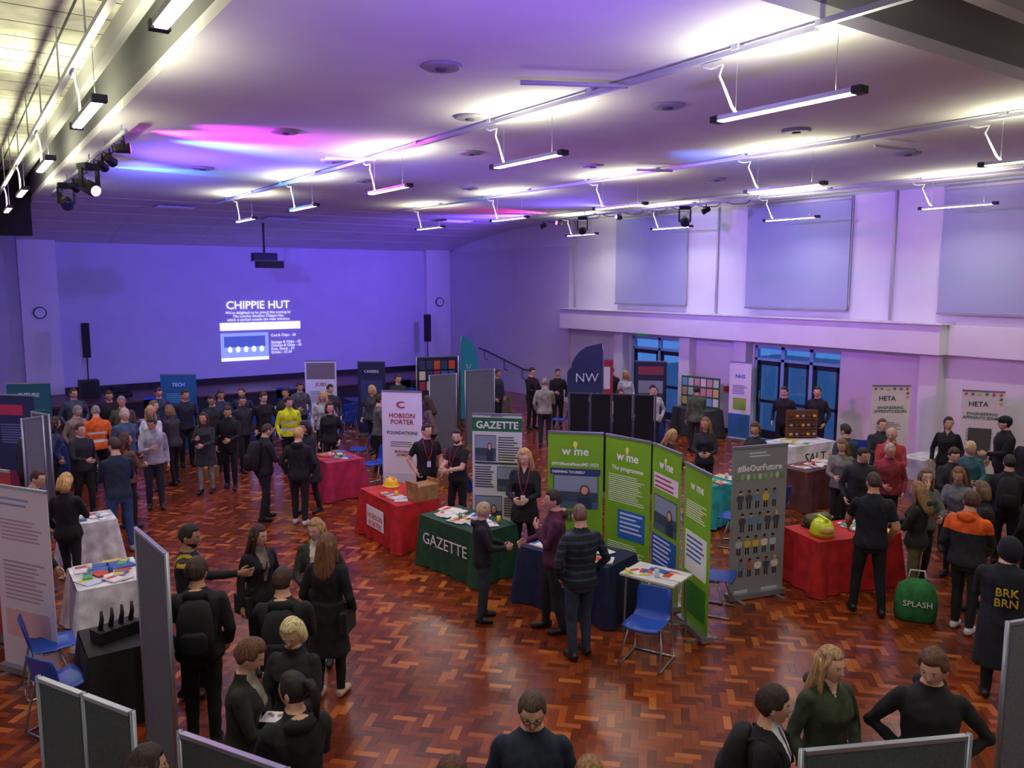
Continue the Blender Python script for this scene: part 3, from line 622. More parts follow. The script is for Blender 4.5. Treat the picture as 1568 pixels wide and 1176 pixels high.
person(10.5,4.7,320,1.66,'#1e1e23','#2a2a32','#6a5038','bob',('hold','hold'),fem=True,bulk=1.15)
person(16.3,6.0,250,1.78,'#202026',BK,'#55504a','short')
person(15.2,5.1,250,1.74,'#18191f',BK,'#2c2018','short')
person(11.9,7.6,225,1.6,'#787272',BK,'#7a5a3a','long',('hold','hold'),fem=True)
person(12.7,8.05,30,1.7,'#36404c',BK,'#2a2018','short',('hold','relax'),bulk=1.1)
person(10.3,3.7,50,1.72,'#15161c','#1a1c24','#2a1c14','short',('relax','hold'),bulk=1.15,ex=('pack',))
person(13.9,8.1,240,1.7,'#2c2e36',BK,'#5a4028','short',('hold','hold'),bulk=1.1)
person(13.1,4.2,300,1.7,'#1f2430',BK,'#2a1c14','short',('hold','relax'),bulk=1.1)
person(14.2,4.6,280,1.68,'#5a5a62',BK,'#6a4a30','long',('hold','relax'),fem=True)
# right mid/far
person(15.9,11.7,235,1.78,'#18181e',BK,'#2a1e16','short',('relax','relax'))
person(16.4,11.15,250,1.76,'#1d1e26',BK,'#2a1e16','short',('relax','relax'))
person(14.9,13.5,30,1.68,'#505c48','#2a2c32','#332218','short',('hold','down'),bulk=1.12,hem=.8,ex=('carrier',))
person(10.05,9.75,150,1.66,'#1a1a20',BK,'#b88e54','long',('hold','hold'),fem=True)
person(11.3,10.0,215,1.66,'#22222a',BK,'#8a6238','long',('hold','hold'),fem=True)
person(11.75,9.2,250,1.68,'#282a33',BK,'#5a3a24','bob',('hold','relax'),fem=True)
person(13.4,18.3,160,1.76,BK,BK,'#1b120d','short',('hold','hold'),ex=('lanyard',))
person(14.1,18.0,200,1.72,BK,BK,'#1b120d','short')
person(12.2,16.1,45,1.78,'#9a9488','#22232a','#8a8078','short',('hold','relax'),bulk=1.1)
person(12.7,19.0,170,1.72,'#252a3c',BK,BR1,'short')
person(15.8,17.6,230,1.7,BK,BK,BR1,'short'); person(15.6,16.8,220,1.7,'#d0d0da',BK,BL1,'long',fem=True); person(16.3,16.2,240,1.7,'#c8c8d2',BK,BR1,'bob',('hold','hold'),fem=True)
person(13.1,14.3,200,1.66,'#c4c4ce',BK,BR1,'long',fem=True); person(13.8,13.9,210,1.68,'#b8b8c4',BK,'#1a120c','short')
person(9.6,19.1,200,1.72,'#34343c',BK,BR1,'short'); person(7.5,15.9,110,1.72,'#585860',BK,BR1,'short',('hold','hold')); person(8.6,15.5,290,1.7,'#6c5a5a',BK,BR1,'long',('hold','relax'),fem=True)
person(6.8,17.3,210,1.7,'#a6a6ae',BK,BL1,'long',fem=True); person(5.6,17.8,180,1.74,BK,BK,BR1,'short'); person(5.9,17.0,200,1.7,'#d4e01c',BK,'#1b120d','short',bulk=1.12,ex=('hivis',))
person(5.1,17.7,150,1.7,'#22242c',BK,BR1,'short',bulk=1.1); person(4.6,18.2,210,1.72,'#2a2c36',BK,BR1,'short'); person(4.2,19.0,160,1.74,'#222436',BK,BR1,'short')
person(3.9,20.2,200,1.7,'#2f3a5a',BK,BR1,'short'); person(2.8,19.9,180,1.74,BK,BK,BR1,'short'); person(3.4,18.4,130,1.68,'#3a3a44',BK,'#7a5a3a','long',fem=True)
person(5.6,19.4,200,1.7,'#1f2c44',BK,BR1,'short'); person(1.4,17.0,100,1.7,'#2a3856',BK,BR1,'long',fem=True); person(6.4,15.9,220,1.7,BK,BK,BR1,'bob',fem=True)
person(1.1,21.2,170,1.7,'#263252',BK,BR1,'short'); person(7.5,18.6,190,1.7,'#34343f',BK,BR1,'short'); person(8.3,17.9,230,1.68,'#3c3c48',BK,BL1,'bob',fem=True)
person(.9,16.2,80,1.72,'#2a2c34',BK,BR1,'short',('hold','relax')); person(3.6,17.4,340,1.7,'#3a3236',BK,'#7a5a3a','bob',('hold','hold'),fem=True); person(2.9,18.9,200,1.72,'#584e44',BK,GY,'short'); person(5.0,19.0,170,1.7,'#2a3450',BK,BR1,'short'); person(6.4,18.6,220,1.7,'#30303a',BK,BR1,'curly')
person(1.75,16.0,160,1.7,'#20222a',BK,BR1,'short',('hold','relax')); person(.7,18.9,120,1.72,'#34384a',BK,BR1,'short'); person(7.1,19.6,190,1.7,'#50505c',BK,BR1,'short'); person(2.2,20.9,180,1.72,'#444c60',BK,BR1,'short')
# ---------------------------------------------------------------- furniture
def draped(x,y,rz,lx,ly,h,cloth,sign=None,name='cloth_covered_table',drop=None):
    q=MB(); per=[]; N=160; P=2*(lx+ly)
    for i in range(N):
        s=P*i/N
        if s<lx: per.append((-lx/2+s,-ly/2,0,-1))
        elif s<lx+ly: per.append((lx/2,-ly/2+s-lx,1,0))
        elif s<2*lx+ly: per.append((lx/2-(s-lx-ly),ly/2,0,1))
        else: per.append((-lx/2,ly/2-(s-2*lx-ly),-1,0))
    zb=.012 if drop is None else h-drop
    rings=[]
    for k in range(9):
        t=k/8; z=h-(h-zb)*t; r=[]
        for i,(a,b,nx,ny) in enumerate(per):
            cd=abs(abs(a)-lx/2)+abs(abs(b)-ly/2); cf=math.exp(-(cd/.12)**2)
            w=.018*t*math.sin(i*.62+1.3*math.sin(i*.11))+.012*t*math.sin(i*.27)
            out=.008+w+.02*t+ .07*t*cf
            c=(a/(lx/2)*cf,b/(ly/2)*cf)
            r.append((a+nx*out+c[0]*.03*t,b+ny*out+c[1]*.03*t,z))
        rings.append(r)
    q.loft(rings[::-1],cloth,True,cap=False)
    q.add([(a,b,h) for a,b,_,_ in per],[tuple(range(N))],cloth)
    q.b2((-lx/2+.01,-ly/2+.01,h-.03),(lx/2-.01,ly/2-.01,h-.002),M('#b8b4aa',.5))
    for sx in(-1,1):
        for sy in(-1,1): q.tube([(sx*(lx/2-.06),sy*(ly/2-.06),0),(sx*(lx/2-.06),sy*(ly/2-.06),h-.02)],.016,ALU,8)
    if sign: sign(q,lx,ly,h)
    return q.build(name,(x,y,0),rz)
def ccol(c,s=6): return M(c,.7,'cloth',scale=s)
PAL=['#e8e8ea','#dfe6f0','#c8d8e8','#f0f0e4','#d8d0c8','#3a62a8','#c84a3a','#e0c83a','#58a868']
def leaflets(x,y,rz,lx,ly,h,n,pal=PAL,name='leaflets'):
    q=MB(); random.seed(int(x*31+y*17))
    for i in range(n):
        px,py=random.uniform(-lx/2+.12,lx/2-.12),random.uniform(-ly/2+.1,ly/2-.1); T=Matrix.Translation((px,py,.0005*i))@Matrix.Rotation(random.uniform(-.5,.5),4,'Z')
        t=random.choice([.004,.01,.02]); w,l=random.choice([(.15,.21),(.1,.21),(.21,.297)]); q.box((0,0,t/2),(w,l,t),M(random.choice(pal),.5),T)
        q.box((0,l*.2,t+.001),(w*.8,l*.3,.001),M(random.choice(PAL[5:]),.5),T)
    for k in range(max(1,n//7)):
        px,py=random.uniform(-lx/2+.1,lx/2-.1),random.uniform(-ly/2+.1,ly/2-.1); q.tube([(px,py,0),(px,py,.09)],.03,M(random.choice(PAL),.4),10)
    q.build(name,(x,y,h),rz)
RED=ccol('#b81a18'); GRN=ccol('#15472a'); NVY=ccol('#151f48'); WTC=ccol('#dcdce6'); TEAL=ccol('#209ca6'); PNK=ccol('#b01f4a'); BLC=ccol('#0c0c10'); BLU_=ccol('#1c3080')
def sgn_side(text,size,m,side='-x',plate=None):
    def f(q,lx,ly,h):
        if side=='-x': T=Matrix.Translation((-lx/2-.055,0,h*.5))@Matrix.Rotation(-math.pi/2,4,'Z')@UP
        else: T=Matrix.Translation((0,-ly/2-.055,h*.5))@UP
        if plate: q.box((0,.03,-.004),(plate[0],plate[1],.004),plate[2],T)
        q.text(text,size,m,T)
    return f
WT=M('#eeeeee',.5)
draped(5.78,11.55,0,.75,1.35,.75,RED,sgn_side('HOBSON\nPORTER',.13,M('#c02020',.5),plate=(.62,.34,WT)))
draped(5.95,9.7,R(8),.75,1.3,.75,GRN,sgn_side('GAZETTE',.24,WT))
draped(6.4,7.75,R(17),.7,1.35,.75,NVY,sgn_side('careers',.14,M('#8aa0d8',.5)))
draped(9.95,6.3,R(-17),1.35,.75,.75,RED)
draped(1.3,10.25,0,.72,.9,.75,WTC,drop=.68); draped(1.45,12.9,0,.65,.6,.75,WTC); draped(1.12,8.3,0,.62,.7,.75,BLC)
draped(10.75,9.15,R(-10),.85,.6,.75,TEAL,drop=.7); draped(6.05,14.8,0,.75,1.0,.75,PNK)
draped(14.9,10.55,R(-5),1.4,.8,.75,M('#d4d4dc',.6,'cloth',scale=3),sgn_side('SALT',.3,DK,'-y',(1.3,.34,WT)),drop=.42)
draped(14.2,14.9,0,1.2,.7,.75,BLU_); draped(3.2,21.4,0,2.2,.6,.75,BLU_); draped(6.6,21.6,0,2.0,.7,.75,BLU_); draped(10.4,22.0,0,2.0,.7,.75,BLU_); draped(12.9,20.1,0,1.5,.7,.75,ccol('#5c5648')); draped(1.5,19.45,0,.6,.8,.75,BLU_)
draped(16.6,15.0,R(90),1.2,.65,.75,ccol('#3a3f46')); draped(13.1,8.95,0,1.2,.6,.75,ccol('#5e3030')); draped(15.7,8.2,0,1.1,.5,.75,ccol('#b8b8c0'),drop=.4)
for a in ((5.95,9.7,R(8),.7,1.2,.755,26,PAL[:5]),(6.4,7.75,R(17),.65,1.3,.755,18),(10.25,6.2,R(-17),.6,.65,.755,10),(1.3,10.25,0,.7,.85,.755,18),(1.45,12.9,0,.6,.55,.755,6),(10.75,9.15,R(-10),.8,.55,.755,8),(6.05,14.8,0,.7,.95,.755,10,PAL[4:]),(14.6,10.5,R(-5),.6,.6,.755,8),(14.2,14.9,0,1.1,.6,.755,10),(3.2,21.4,0,2.0,.5,.755,14),(6.6,21.6,0,1.8,.6,.755,12),(13.1,8.95,0,1.1,.5,.755,10),(5.62,11.4,0,.3,.9,.755,8)):
    leaflets(*a)
def trestle(x,y,rz,lx,ly,m):
    q=MB(); q.b2((-lx/2,-ly/2,.72),(lx/2,ly/2,.75),m)
    for s in(-1,1): q.tube([(s*(lx/2-.08),-ly/2+.05,.72),(s*(lx/2-.08),-ly/2+.03,0)],.014,ALU); q.tube([(s*(lx/2-.08),ly/2-.05,.72),(s*(lx/2-.08),ly/2-.03,0)],.014,ALU); q.tube([(s*(lx/2-.08),-ly/2+.04,.15),(s*(lx/2-.08),ly/2-.04,.15)],.01,ALU)
    q.build('folding_table',(x,y,0),rz,bevel=.004)
trestle(6.62,6.55,R(17),.5,.7,M('#dcdce0',.4)); leaflets(6.62,6.55,R(17),.45,.65,.752,8)
# items
q=MB(); CB=M('#9a7040',.8,'cloth'); q.b2((-.2,-.15,0),(.2,.15,.24),CB); q.b2((-.22,-.15,.22),(-.2,.15,.3),CB); q.b2((.2,-.15,.22),(.22,.15,.3),CB); q.build('cardboard_box',(5.95,11.05,.752),R(8))
def helmet(x,y,z,c,rz=0):
    q=MB(); m=M(c,.35)
    q.loft([[(a*math.cos(6.2832*i/20),a*1.2*math.sin(6.2832*i/20),zz) for i in range(20)] for a,zz in((.14,.0),(.145,.012),(.118,.02),(.115,.06),(.095,.11),(.055,.14),(.01,.148))],m,True); q.b2((-.012,-.1,.1),(.012,.1,.155),m); q.build('hard_hat',(x,y,z),rz)
helmet(5.9,12.05,.752,'#f0c020')
q=MB(); m=M('#d4e820',.3)
q.loft([[(a*math.cos(6.2832*i/20),a*1.25*math.sin(6.2832*i/20)-b,zz) for i in range(20)] for a,zz,b in((.15,.0,.03),(.15,.06,.0),(.14,.14,0),(.11,.2,0),(.05,.235,0),(.01,.24,0))],m,True)
q.ell((0,.12,.1),(.11,.08,.07),M('#c9a860',.1)); q.b2((-.02,-.13,.19),(.02,.13,.26),m); q.build('firefighter_helmet',(9.5,6.3,.752),R(150))
q=MB(); q.tube([(-.2,0,.1),(.15,0,.1),(.22,0,.1)],[.09,.09,.04],M('#5a5a38',.35),16); q.tube([(.22,0,.1),(.28,0,.1)],.02,CHR); q.b2((-.22,-.1,0),(.18,.1,.03),DK); q.build('breathing_apparatus_cylinder',(9.82,6.58,.752),R(-10))
q=MB(); q.loft([ellring(z,a,b,0,18,2.6) for z,a,b in((0,.2,.14),(.03,.24,.17),(.25,.25,.18),(.42,.21,.15),(.5,.1,.07))],cl('#25703a'),True)
q.tube([(-.1,0,.48),(-.08,0,.62),(.08,0,.62),(.1,0,.48)],.012,cl('#c8d0c8')); q.text('SPLASH',.1,WT,Matrix.Translation((0,-.19,.22))@UP); q.build('green_tote_bag',(9.6,5.02,0),R(-55))
q=MB(); q.b2((-.35,-.03,0),(.35,.03,.62),M('#6b4426',.6))
for i in range(3):
    q.b2((-.33,-.1,.03+.2*i),(.33,-.03,.05+.2*i),M('#6b4426',.6))
    for j in range(5): q.ell((-.26+.13*j,-.07,.09+.2*i),(.045,.03,.035),M(['#c8a040','#8a8a94','#3a3a44'][(i+j)%3],.4),8,6)
q.build('wooden_display_rack',(15.25,10.75,.752),R(-30))
q=MB(); q.b2((-.2,-.1,0),(.2,.1,.12),BLK)
for i in range(4): q.tube([(-.15+.1*i,0,.12),(-.14+.1*i,-.02,.22),(-.13+.1*i,0,.3)],[.025,.02,.012],BLK,8)
q.build('tool_display',(1.1,8.3,.752),R(20))
SCR=M('#58b8e8',.3,es=2.0)
q=MB(); q.b2((-.28,-.01,.14),(.28,.02,.48),DK); q.b2((-.265,-.014,.155),(.265,-.01,.465),SCR); q.tube([(0,.02,0),(0,.02,.2)],.02,DK); q.b2((-.12,-.08,0),(.12,.08,.012),DK); q.build('computer_monitor',(12.6,20.1,.752),R(-35))
# chairs
def chairmesh():
    q=MB(); B=M('#1f48ac',.4)
    path=[(.215,.425,.40),(.21,.45,.41),(.15,.452,.42),(0,.44,.43),(-.13,.44,.42),(-.19,.465,.41),(-.22,.53,.39),(-.235,.60,.39),(-.255,.69,.40),(-.275,.77,.37),(-.28,.785,.33)]
    rings=[]
    for i,(y,z,w) in enumerate(path):
        a=path[max(i-1,0)];b=path[min(i+1,len(path)-1)]; d=Vector((0,b[0]-a[0],b[1]-a[1])).normalized(); n=Vector((0,-d.z,d.y))
        if n.z<0 and i<5: n=-n
        up=[];lo=[]
        for k in range(7):
            u=-1+2*k/6; p=Vector((u*w/2,y,z))+Vector((0,0,1) if i<6 else (0,1,0))*(.025*u*u); up.append(tuple(p+n*.006)); lo.append(tuple(p-n*.006))
        rings.append(up+lo[::-1])
    q.loft(rings,B,True)
    for s in(-1,1): q.tube([(s*.17,-.2,.5),(s*.18,-.19,.44),(s*.22,-.24,.2),(s*.23,-.27,.02),(s*.23,-.24,.0125),(s*.23,.18,.0125),(s*.23,.22,.02),(s*.21,.1,.25),(s*.17,.05,.43),(s*.17,-.1,.43)],.0125,CHR,8)
    q.tube([(-.23,-.26,.013),(.23,-.26,.013)],.0125,CHR,8); q.tube([(-.17,.05,.43),(.17,.05,.43)],.0125,CHR,8)
    return q.build('plastic_chair',(6.02,6.08,0),R(115))
ch=chairmesh()
for x,y,r in ((7.75,6.6,-150),(.65,8.25,-60),(10.0,8.2,30),(7.3,16.5,60),(.6,11.0,-90),(.62,9.2,-90),(7.0,15.0,100),(8.4,19.9,20),(9.9,21,0),(9.0,21.2,0),(12.0,21.4,0),(5.2,20.6,180),(3,20.6,180),(13.4,17.0,40),(11.2,8.4,0),(16.2,9.9,-60),(10.3,15.7,30),(7.5,11.9,-90),(7.05,8.2,-110),(14.6,16.2,90),(6.9,20.4,170),(7.6,20.3,190)):
    inst(ch,(x,y,0),R(r))
q=MB()
for i in range(6): q.b2((-.2,-.2,.4+.07*i),(.2,.2,.43+.07*i),M('#1f48ac',.4)); q.b2((-.2,.18,.43+.07*i),(.2,.21,.75+.07*i),M('#1f48ac',.4))
for a in(-1,1):
    for b in(-1,1): q.tube([(a*.2,b*.2,0),(a*.17,b*.17,.42)],.013,CHR)
o=q.build('stacked_chairs',(8.9,22.9,0))
for x in (7.9,5.2,11.9,4.3,13.3): inst(o,(x,23.0,0))
# banners
def banner(A,B,h,bg,art=None,name='roll_up_banner',w=None):
    A,B=Vector(A),Vector(B); mid=(A+B)/2; w=w or (B-A).length; rz=math.atan2(B.y-A.y,B.x-A.x); q=MB()
    q.b2((-w/2-.01,-.07,0.015),(w/2+.01,.07,.085),ALU); q.b2((-w/2+.1,-.2,0),(-w/2+.15,.2,.015),ALU); q.b2((w/2-.15,-.2,0),(w/2-.1,.2,.015),ALU)
    q.tube([(0,.04,.08),(0,.04,h-.01)],.009,ALU); q.b2((-w/2,-.015,h-.02),(w/2,.015,h+.01),ALU)
    q.b2((-w/2,-.003,.08),(w/2,.003,h-.01),M(bg,.55))
    if art: art(Art(q,w,h))
    return q.build(name,(mid.x,mid.y,0),rz)
class Art:
    def __init__(s,q,w,h): s.q=q;s.w=w;s.h=h;s.k=0
    def r(s,x0,z0,x1,z1,c,dk=1):
        s.k+=dk; y=-.0035-.0006*s.k; s.q.b2((x0*s.w-s.w/2,y,z0*s.h),(x1*s.w-s.w/2,-.003,z1*s.h),M(c,.55))
    def t(s,txt,x,z,size,c,al='CENTER'):
        s.k+=1; s.q.text(txt,size,M(c,.55),TT(x*s.w-s.w/2,-.0045-.0006*s.k,z*s.h),al,.0008,size*.02)
    def lines(s,x0,x1,z,n,c,dz=.014):
        random.seed(n+int(z*100)); s.k+=1
        for i in range(n): s.r(x0,z-i*dz,x0+(x1-x0)*random.uniform(.7,1),z-i*dz+dz*.4,c,0)
    def photo(s,x0,z0,x1,z1):
        s.r(x0,z0,x1,z1,'#3a4a58'); w=x1-x0;hh=z1-z0
        s.r(x0+.02*w,z0+.5*hh,x1-.02*w,z1-.03*hh,'#8a98a8'); s.r(x0,z0,x1,z0+.2*hh,'#50606c')
        cx=(x0+w*.7)*s.w-s.w/2; cz=(z0+hh*.55)*s.h; s.k+=1
        s.q.ell((cx,-.006-.0006*s.k,cz),(.085*w*s.w*1.3,.002,.17*hh*s.h),M('#5a3424',.6),14,8); s.q.ell((cx,-.008-.0006*s.k,cz),(.06*w*s.w*1.3,.002,.12*hh*s.h),M('#d0a088',.6),14,8)
        s.r(x0+.55*w,z0,x0+.86*w,z0+.34*hh,'#24344c')
LIME='#7ab218'
def bulb(a): a.q.ell((0.0,-.012,a.h*.915),(.032,.006,.042),M('#f4f060',.4)); a.q.b2((-.014,-.014,a.h*.915-.06),(.014,-.006,a.h*.915-.035),WT)
def wme1(a): a.t('w me',.5,.84,.17,'#f4f8f0'); bulb(a); a.t('#WiMeetsMeetsME 2023',.5,.765,.065,'#f0f4f0'); a.photo(.1,.46,.92,.7); a.r(.05,.7,.95,.745,'#2c3a6a'); a.t('DEFINING YOURSELF',.08,.711,.05,'#f8f8f8','LEFT'); a.t('A DIVERSE\nFUTURE',.06,.41,.09,'#24304a','LEFT'); a.photo(.1,.1,.9,.3)
def wme2(a): a.t('w me',.5,.84,.17,'#f4f8f0'); bulb(a); a.t('The programme',.5,.77,.085,'#f4f8e8'); a.lines(.08,.92,.73,14,'#dfe8cc'); a.r(.3,.3,.9,.5,'#2c6ab8'); a.lines(.35,.85,.47,5,'#dfe8f8',.03); a.lines(.08,.92,.26,6,'#dfe8cc')
def wme3(a): a.t('w me',.5,.86,.16,'#f4f8f0'); bulb(a); a.r(.08,.72,.92,.82,'#e8e0e4'); a.lines(.12,.88,.79,3,'#b03050',.03); a.photo(.1,.45,.9,.68); a.r(.05,.2,.9,.42,'#2c5ab0'); a.lines(.1,.85,.39,6,'#dfe8f8',.03)
def wme4(a): a.t('w me',.5,.86,.15,'#f4f8f0'); a.lines(.1,.9,.78,8,'#eef4e0'); a.r(.1,.35,.9,.6,'#e8ece0'); a.lines(.15,.85,.56,5,'#2c5ab0',.03); a.r(.1,.1,.9,.3,'#3a8a30')
banner((6.88,9.0),(7.42,8.42),2.05,LIME,wme1); banner((7.43,8.36),(7.52,7.6),2.05,LIME,wme2,w=.8); banner((7.5,7.5),(7.3,6.85),2.05,LIME,wme3,w=.75); banner((7.16,6.62),(6.92,6.02),2.0,LIME,wme4,w=.7)
def gaz(a): a.r(0,.86,1,.97,'#1c6a3c'); a.t('GAZETTE',.5,.885,.165,'#f4f4f4'); a.t('SINCE 1847',.5,.975,.04,'#303030'); a.photo(.05,.62,.48,.83); a.lines(.52,.95,.81,10,'#444444',.02); a.photo(.5,.38,.95,.58); a.lines(.05,.45,.57,9,'#444444',.02); a.photo(.05,.1,.6,.34); a.lines(.64,.95,.32,8,'#444444',.02); a.r(.05,.6,.95,.612,'#333333')
banner((6.85,10.95),(7.4,10.4),2.05,'#d4dcd4',gaz,w=.82)
def hob(a):
    a.q.tube([(.09*math.cos(.8+t*.28),-.012,a.h*.87+.055*math.sin(.8+t*.28)) for t in range(18)],[.004+.012*abs(math.sin(t*.17)) for t in range(18)],M('#c02020',.5),6)
    a.t('HOBSON\nPORTER',.5,.74,.13,'#a01c24'); a.t('FOUNDATIONS',.5,.58,.09,'#303038'); a.lines(.2,.8,.5,3,'#707078',.02); a.t('BUILDING\nHOMES',.5,.4,.07,'#a01c24'); a.r(0,.05,1,.2,'#d8d4dc')
banner((6.85,14.35),(7.42,13.75),2.05,'#eceaf2',hob)
def bof(a):
    a.t('#BeOurFuture',.5,.84,.115,'#f4f4fa'); a.lines(.3,.7,.95,2,'#d0e0f0',.02)
    a.k+=1
    for i in range(9): a.q.ell((-.36+.09*i,-.006,a.h*.80),(.03,.003,.045),M(random.choice(['#88b868','#6a9850','#b8d8a0']),.6),10,6)
    random.seed(3)
    for r_ in range(4):
        for c in range(5):
            x=.12+.155*c+.05*(r_%2); z=.64-.15*r_; cc=random.choice(['#d8b848','#4a4a58','#e8e0d8','#6a88a8','#a86848','#b8c0c8'])
            a.r(x,z,x+.085,z+.045,cc,0); a.r(x+.008,z-.045,x+.034,z,'#2a2c34',0); a.r(x+.05,z-.045,x+.076,z,'#2a2c34',0)
            sk_=M(random.choice(['#d8a888','#9a6a50','#e8b898']),.6); a.q.ell(((x+.042)*a.w-a.w/2,-.006,(z+.062)*a.h),(.024,.003,.03),sk_,10,6); a.q.ell(((x+.042)*a.w-a.w/2,-.0075,(z+.070)*a.h),(.025,.003,.018),M(random.choice(['#3a2418','#d8b060','#1a1a1e']),.6),10,6)
            a.r(x-.02,z+.01,x,z+.04,cc,0); a.r(x+.085,z+.01,x+.105,z+.04,cc,0)
    a.r(.1,.03,.35,.06,'#c8c8d0'); a.r(.6,.03,.9,.06,'#c8c8d0')
banner((8.12,6.72),(8.95,6.5),2.05,'#868a90',bof)
def eng(a):
    for i in range(6): a.q.ell((-a.w/2+.07+i*(a.w-.14)/5,-.01,a.h*.965),(.03,.004,.03),M(['#c86838','#5a9a6a','#d8b850','#3a8a50','#b05868'][i%5],.5),10,6)
    for i in range(2): a.q.ell((a.w/2-.06,-.01,a.h*(.92-.04*i)),(.03,.004,.03),M(['#3a8a50','#d8b850'][i],.5),10,6)
    a.t('HETA',.4,.84,.14,'#20402c'); a.t('ENGINEERING\nAPPRENTICESHIPS',.5,.75,.085,'#206a40'); a.lines(.15,.8,.6,7,'#607068',.018); a.r(.3,.25,.7,.42,'#506058'); a.r(0,0.06,1,.16,'#2c6a44')
banner((15.9,9.5),(16.5,9.05),2.0,'#dcdcd8',eng,w=.8)
def eng2(a): eng(a); a.r(.2,.4,.75,.62,'#4a5048')
banner((16.75,8.0),(17.05,7.5),2.0,'#dcdcd8',eng2,w=.75)
banner((16.75,14.05),(16.88,13.45),2.1,'#e4e8f4',lambda a:(a.r(0,.05,1,.35,'#2a6ab0'),a.t('NHS',.5,.8,.14,'#2a5ab0'),a.lines(.15,.85,.7,6,'#4a6a90',.02),a.r(.2,.4,.8,.55,'#88b848')))
banner((7.85,21.1),(8.5,20.7),2.05,'#d8d8e4',lambda a:(a.r(.05,.75,.95,.97,'#7a6a68'),a.t('JOBS',.5,.66,.14,'#a03030'),a.lines(.15,.85,.58,8,'#606070',.02),a.r(0,.06,1,.2,'#404858')),w=.85)
banner((9.0,20.1),(9.45,19.75),2.05,'#1c2150',lambda a:(a.t('CAREERS',.5,.85,.1,'#e0e4f4'),a.r(.1,.45,.9,.75,'#32427a'),a.lines(.15,.85,.38,8,'#9aa4d0',.02)),w=.75)
banner((4.1,20.75),(4.75,20.35),1.95,'#1a5a80',lambda a:(a.t('TECH',.5,.85,.12,'#bfe0f0'),a.lines(.15,.85,.75,5,'#6aa8c8',.025),a.r(.1,.3,.9,.55,'#206a8a')),w=.85)
banner((.7,18.4),(1.1,18.0),2.0,'#202c60',lambda a:(a.r(.1,.8,.7,.9,'#c8305a'),a.lines(.1,.9,.7,8,'#7080b8',.025),a.r(0,.06,1,.25,'#8a2858')),w=.85)
banner((1.0,20.3),(1.55,20.0),2.0,'#186070',lambda a:(a.t('FUTURE',.5,.85,.12,'#d0f0f0'),a.lines(.1,.9,.7,8,'#60a0a8',.025)),w=.9)
banner((.28,9.85),(.62,9.3),2.05,'#ded4dc',lambda a:(a.lines(.12,.7,.93,2,'#8a94b8',.03),a.lines(.12,.88,.82,6,'#b09098',.02),a.lines(.12,.88,.6,10,'#a89098',.022),a.r(.1,.2,.9,.35,'#d8b0b4')),w=.85)
banner((.0,11.1),(.35,10.6),2.05,'#b82c30',None,w=.85)
banner((14.3,17.1),(14.9,16.6),2.05,'#b03038',lambda a:(a.r(.1,.6,.9,.9,'#e8e8f0'),a.r(.1,.2,.9,.5,'#202848')),w=.85)
banner((15.2,15.9),(15.7,15.4),2.05,'#1c2444',lambda a:(a.r(.1,.82,.9,.93,'#8a3848'),a.photo(.1,.4,.9,.75),a.lines(.1,.9,.35,5,'#8890b8',.02)),w=.85)
def flag(x,y,rz,h,w,c,txt,mir=1):
    q=MB(); n=24; Rr=[]
    for i in range(n+1):
        t=i/n; ww=w*(.75+.25*math.sin(math.pi*t*.8)) if t<.72 else w*.9*math.sqrt(max(0,1-((t-.72)/.28)**2)); Rr.append((ww*mir,.35+(h-.35)*t))
    for i in range(n):
        q.add([(0,0,Rr[i][1]),(Rr[i][0],.02*math.sin(i*.5),Rr[i][1]),(Rr[i+1][0],.02*math.sin((i+1)*.5),Rr[i+1][1]),(0,0,Rr[i+1][1])],[(0,1,2,3)],M(c,.6),True)
    q.tube([(-.01*mir,0,0),(-.01*mir,0,h*.7),(-.005*mir,0,h*.92),(.03*mir,0,h)],.012,ALU); q.b2((-.25,-.03,0),(.25,.03,.02),DK); q.b2((-.03,-.25,0),(.03,.25,.02),DK)
    for k,t in enumerate(txt): q.text(t,w*.36,M('#c8dce8',.5),TT(w*.45*mir,-.035,h*.66-k*w*.55))
    q.build('feather_flag',(x,y,0),rz)
flag(11.6,19.2,R(-30),2.7,.5,'#14889c',['U','N','I']); flag(12.6,14.35,R(-38),2.75,.85,'#1f3058',['NW','NW'],-1)
def board(A,B,zt,zb,m,n=1,fr=ALU,feet=True):
    A,B=Vector(A),Vector(B); mid=(A+B)/2; w=(B-A).length; rz=math.atan2(B.y-A.y,B.x-A.x); q=MB(); pw=w/n
    for i in range(n):
        x0=-w/2+i*pw; q.b2((x0+.03,-.012,zb),(x0+pw-.03,.012,zt),m); q.b2((x0+.02,-.018,zt),(x0+pw-.02,.018,zt+.025),fr); q.b2((x0+.02,-.018,zb-.025),(x0+pw-.02,.018,zb),fr)
    for i in range(n+1):
        x=-w/2+i*pw; q.tube([(x,0,.0),(x,0,zt+.03)],.018,fr,8)
        if feet: q.b2((x-.02,-.22,0),(x+.02,.22,.02),fr)
    return q.build('display_board',(mid.x,mid.y,0),rz)
FE=M('#6a6e78',.9,'felt'); FD=M('#0b0b0e',.9,'felt'); FG=M('#4a5654',.9,'felt')
board((9.0,16.3),(9.75,16.35),2.0,.25,FE); board((10.0,16.35),(10.8,16.3),2.05,.25,FE)
board((9.8,12.15),(10.95,10.95),2.0,.1,FD,4,fr=M('#303036',.5))
board((1.2,7.5),(1.27,6.62),2.0,.1,FE); board((1.0,15.45),(1.2,14.95),2.0,.2,FE,fr=ALU); board((.8,14.7),(1.1,14.85),2.0,.2,FE)
board((.3,5.8),(.72,4.98),1.6,.05,FG,2); board((.9,4.6),(1.28,3.9),1.6,.05,FG,1); board((3.68,2.5),(4.6,2.05),1.57,.05,FG,1); board((6.35,2.62),(7.2,2.35),1.6,.05,FE,1)
board((10.95,20.6),(12.15,20.25),2.0,.7,M('#1a1c30',.6),1)
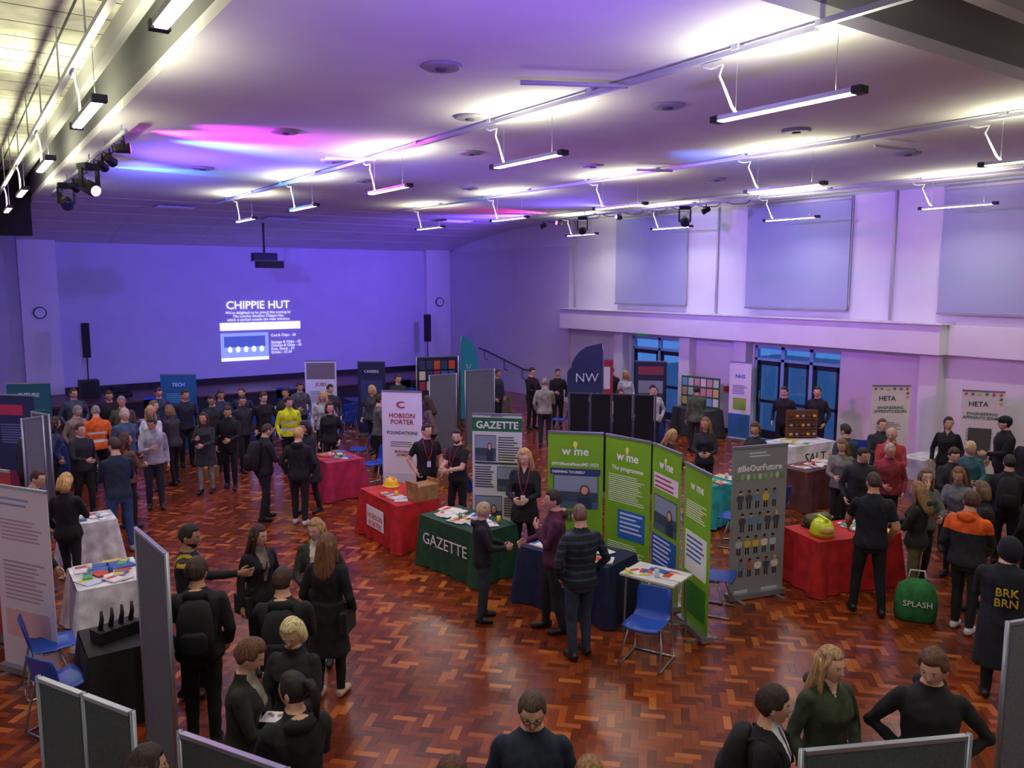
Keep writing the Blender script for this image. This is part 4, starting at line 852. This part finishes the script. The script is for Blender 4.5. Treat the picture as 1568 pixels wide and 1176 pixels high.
q=MB(); random.seed(5)
for i in range(5):
    for j in range(3): q.b2((-.55+.22*i,-.035,1.05+.3*j),(-.37+.22*i,-.015,1.3+.3*j),M(random.choice(['#c85830','#3a70c0','#e0d8c0','#58a050','#a03060','#30406a']),.5))
q.build('poster_collage',(11.55,20.42,0),math.atan2(-.35,1.2))
q=MB(); q.b2((-.6,-.01,.76),(.6,.015,1.6),M('#1e6a40',.8)); random.seed(9)
for i in range(6):
    for j in range(3): q.b2((-.57+.195*i,-.016,.82+.26*j),(-.41+.195*i,-.01,1.03+.26*j),M(random.choice(['#e8e8f0','#c8e0d0','#80b0d8','#e0d080','#d8a0a0']),.5))
for s in(-.5,0,.5): q.b2((s-.03,0,.752),(s+.03,.15,.78),DK)
q.build('tabletop_notice_board',(16.7,15.0,0),R(-80))
q=MB(); q.b2((-.3,-.2,0),(.3,.2,.42),M('#b02028',.6)); q.b2((-.25,-.21,.1),(.25,-.2,.35),WT); q.build('red_storage_box',(14.7,8.9,.0),R(-30),bevel=.01)
def crate(x,y,z,c='#8a6238',s=.3,name='cardboard_box'):
    q=MB(); q.b2((-s/2,-s*.4,0),(s/2,s*.4,s*.7),M(c,.8)); q.b2((-.02,-s*.4-.001,0),(.02,s*.4+.001,s*.7+.002),M('#b89a68',.5)); q.build(name,(x,y,z),R(20))
crate(8.3,14.0,0,s=.4); crate(8.6,13.5,0,s=.35); crate(4.3,17.6,0,s=.35)
# ---------------------------------------------------------------- world & camera
w=bpy.data.worlds.new('world'); bpy.context.scene.world=w; w.use_nodes=True; bg=w.node_tree.nodes['Background']; bg.inputs[0].default_value=(.14,.36,.85,1); bg.inputs[1].default_value=1.1
cam=bpy.data.cameras.new('camera'); cam.sensor_width=36; cam.lens=36*1234/1568; cam.clip_start=.05
co=bpy.data.objects.new('camera',cam); COL.objects.link(co); co.location=(0,0,4.15); co.rotation_euler=(R(90-7.16),0,R(-34.8)); bpy.context.scene.camera=co
bpy.context.scene.view_settings.view_transform='Standard'
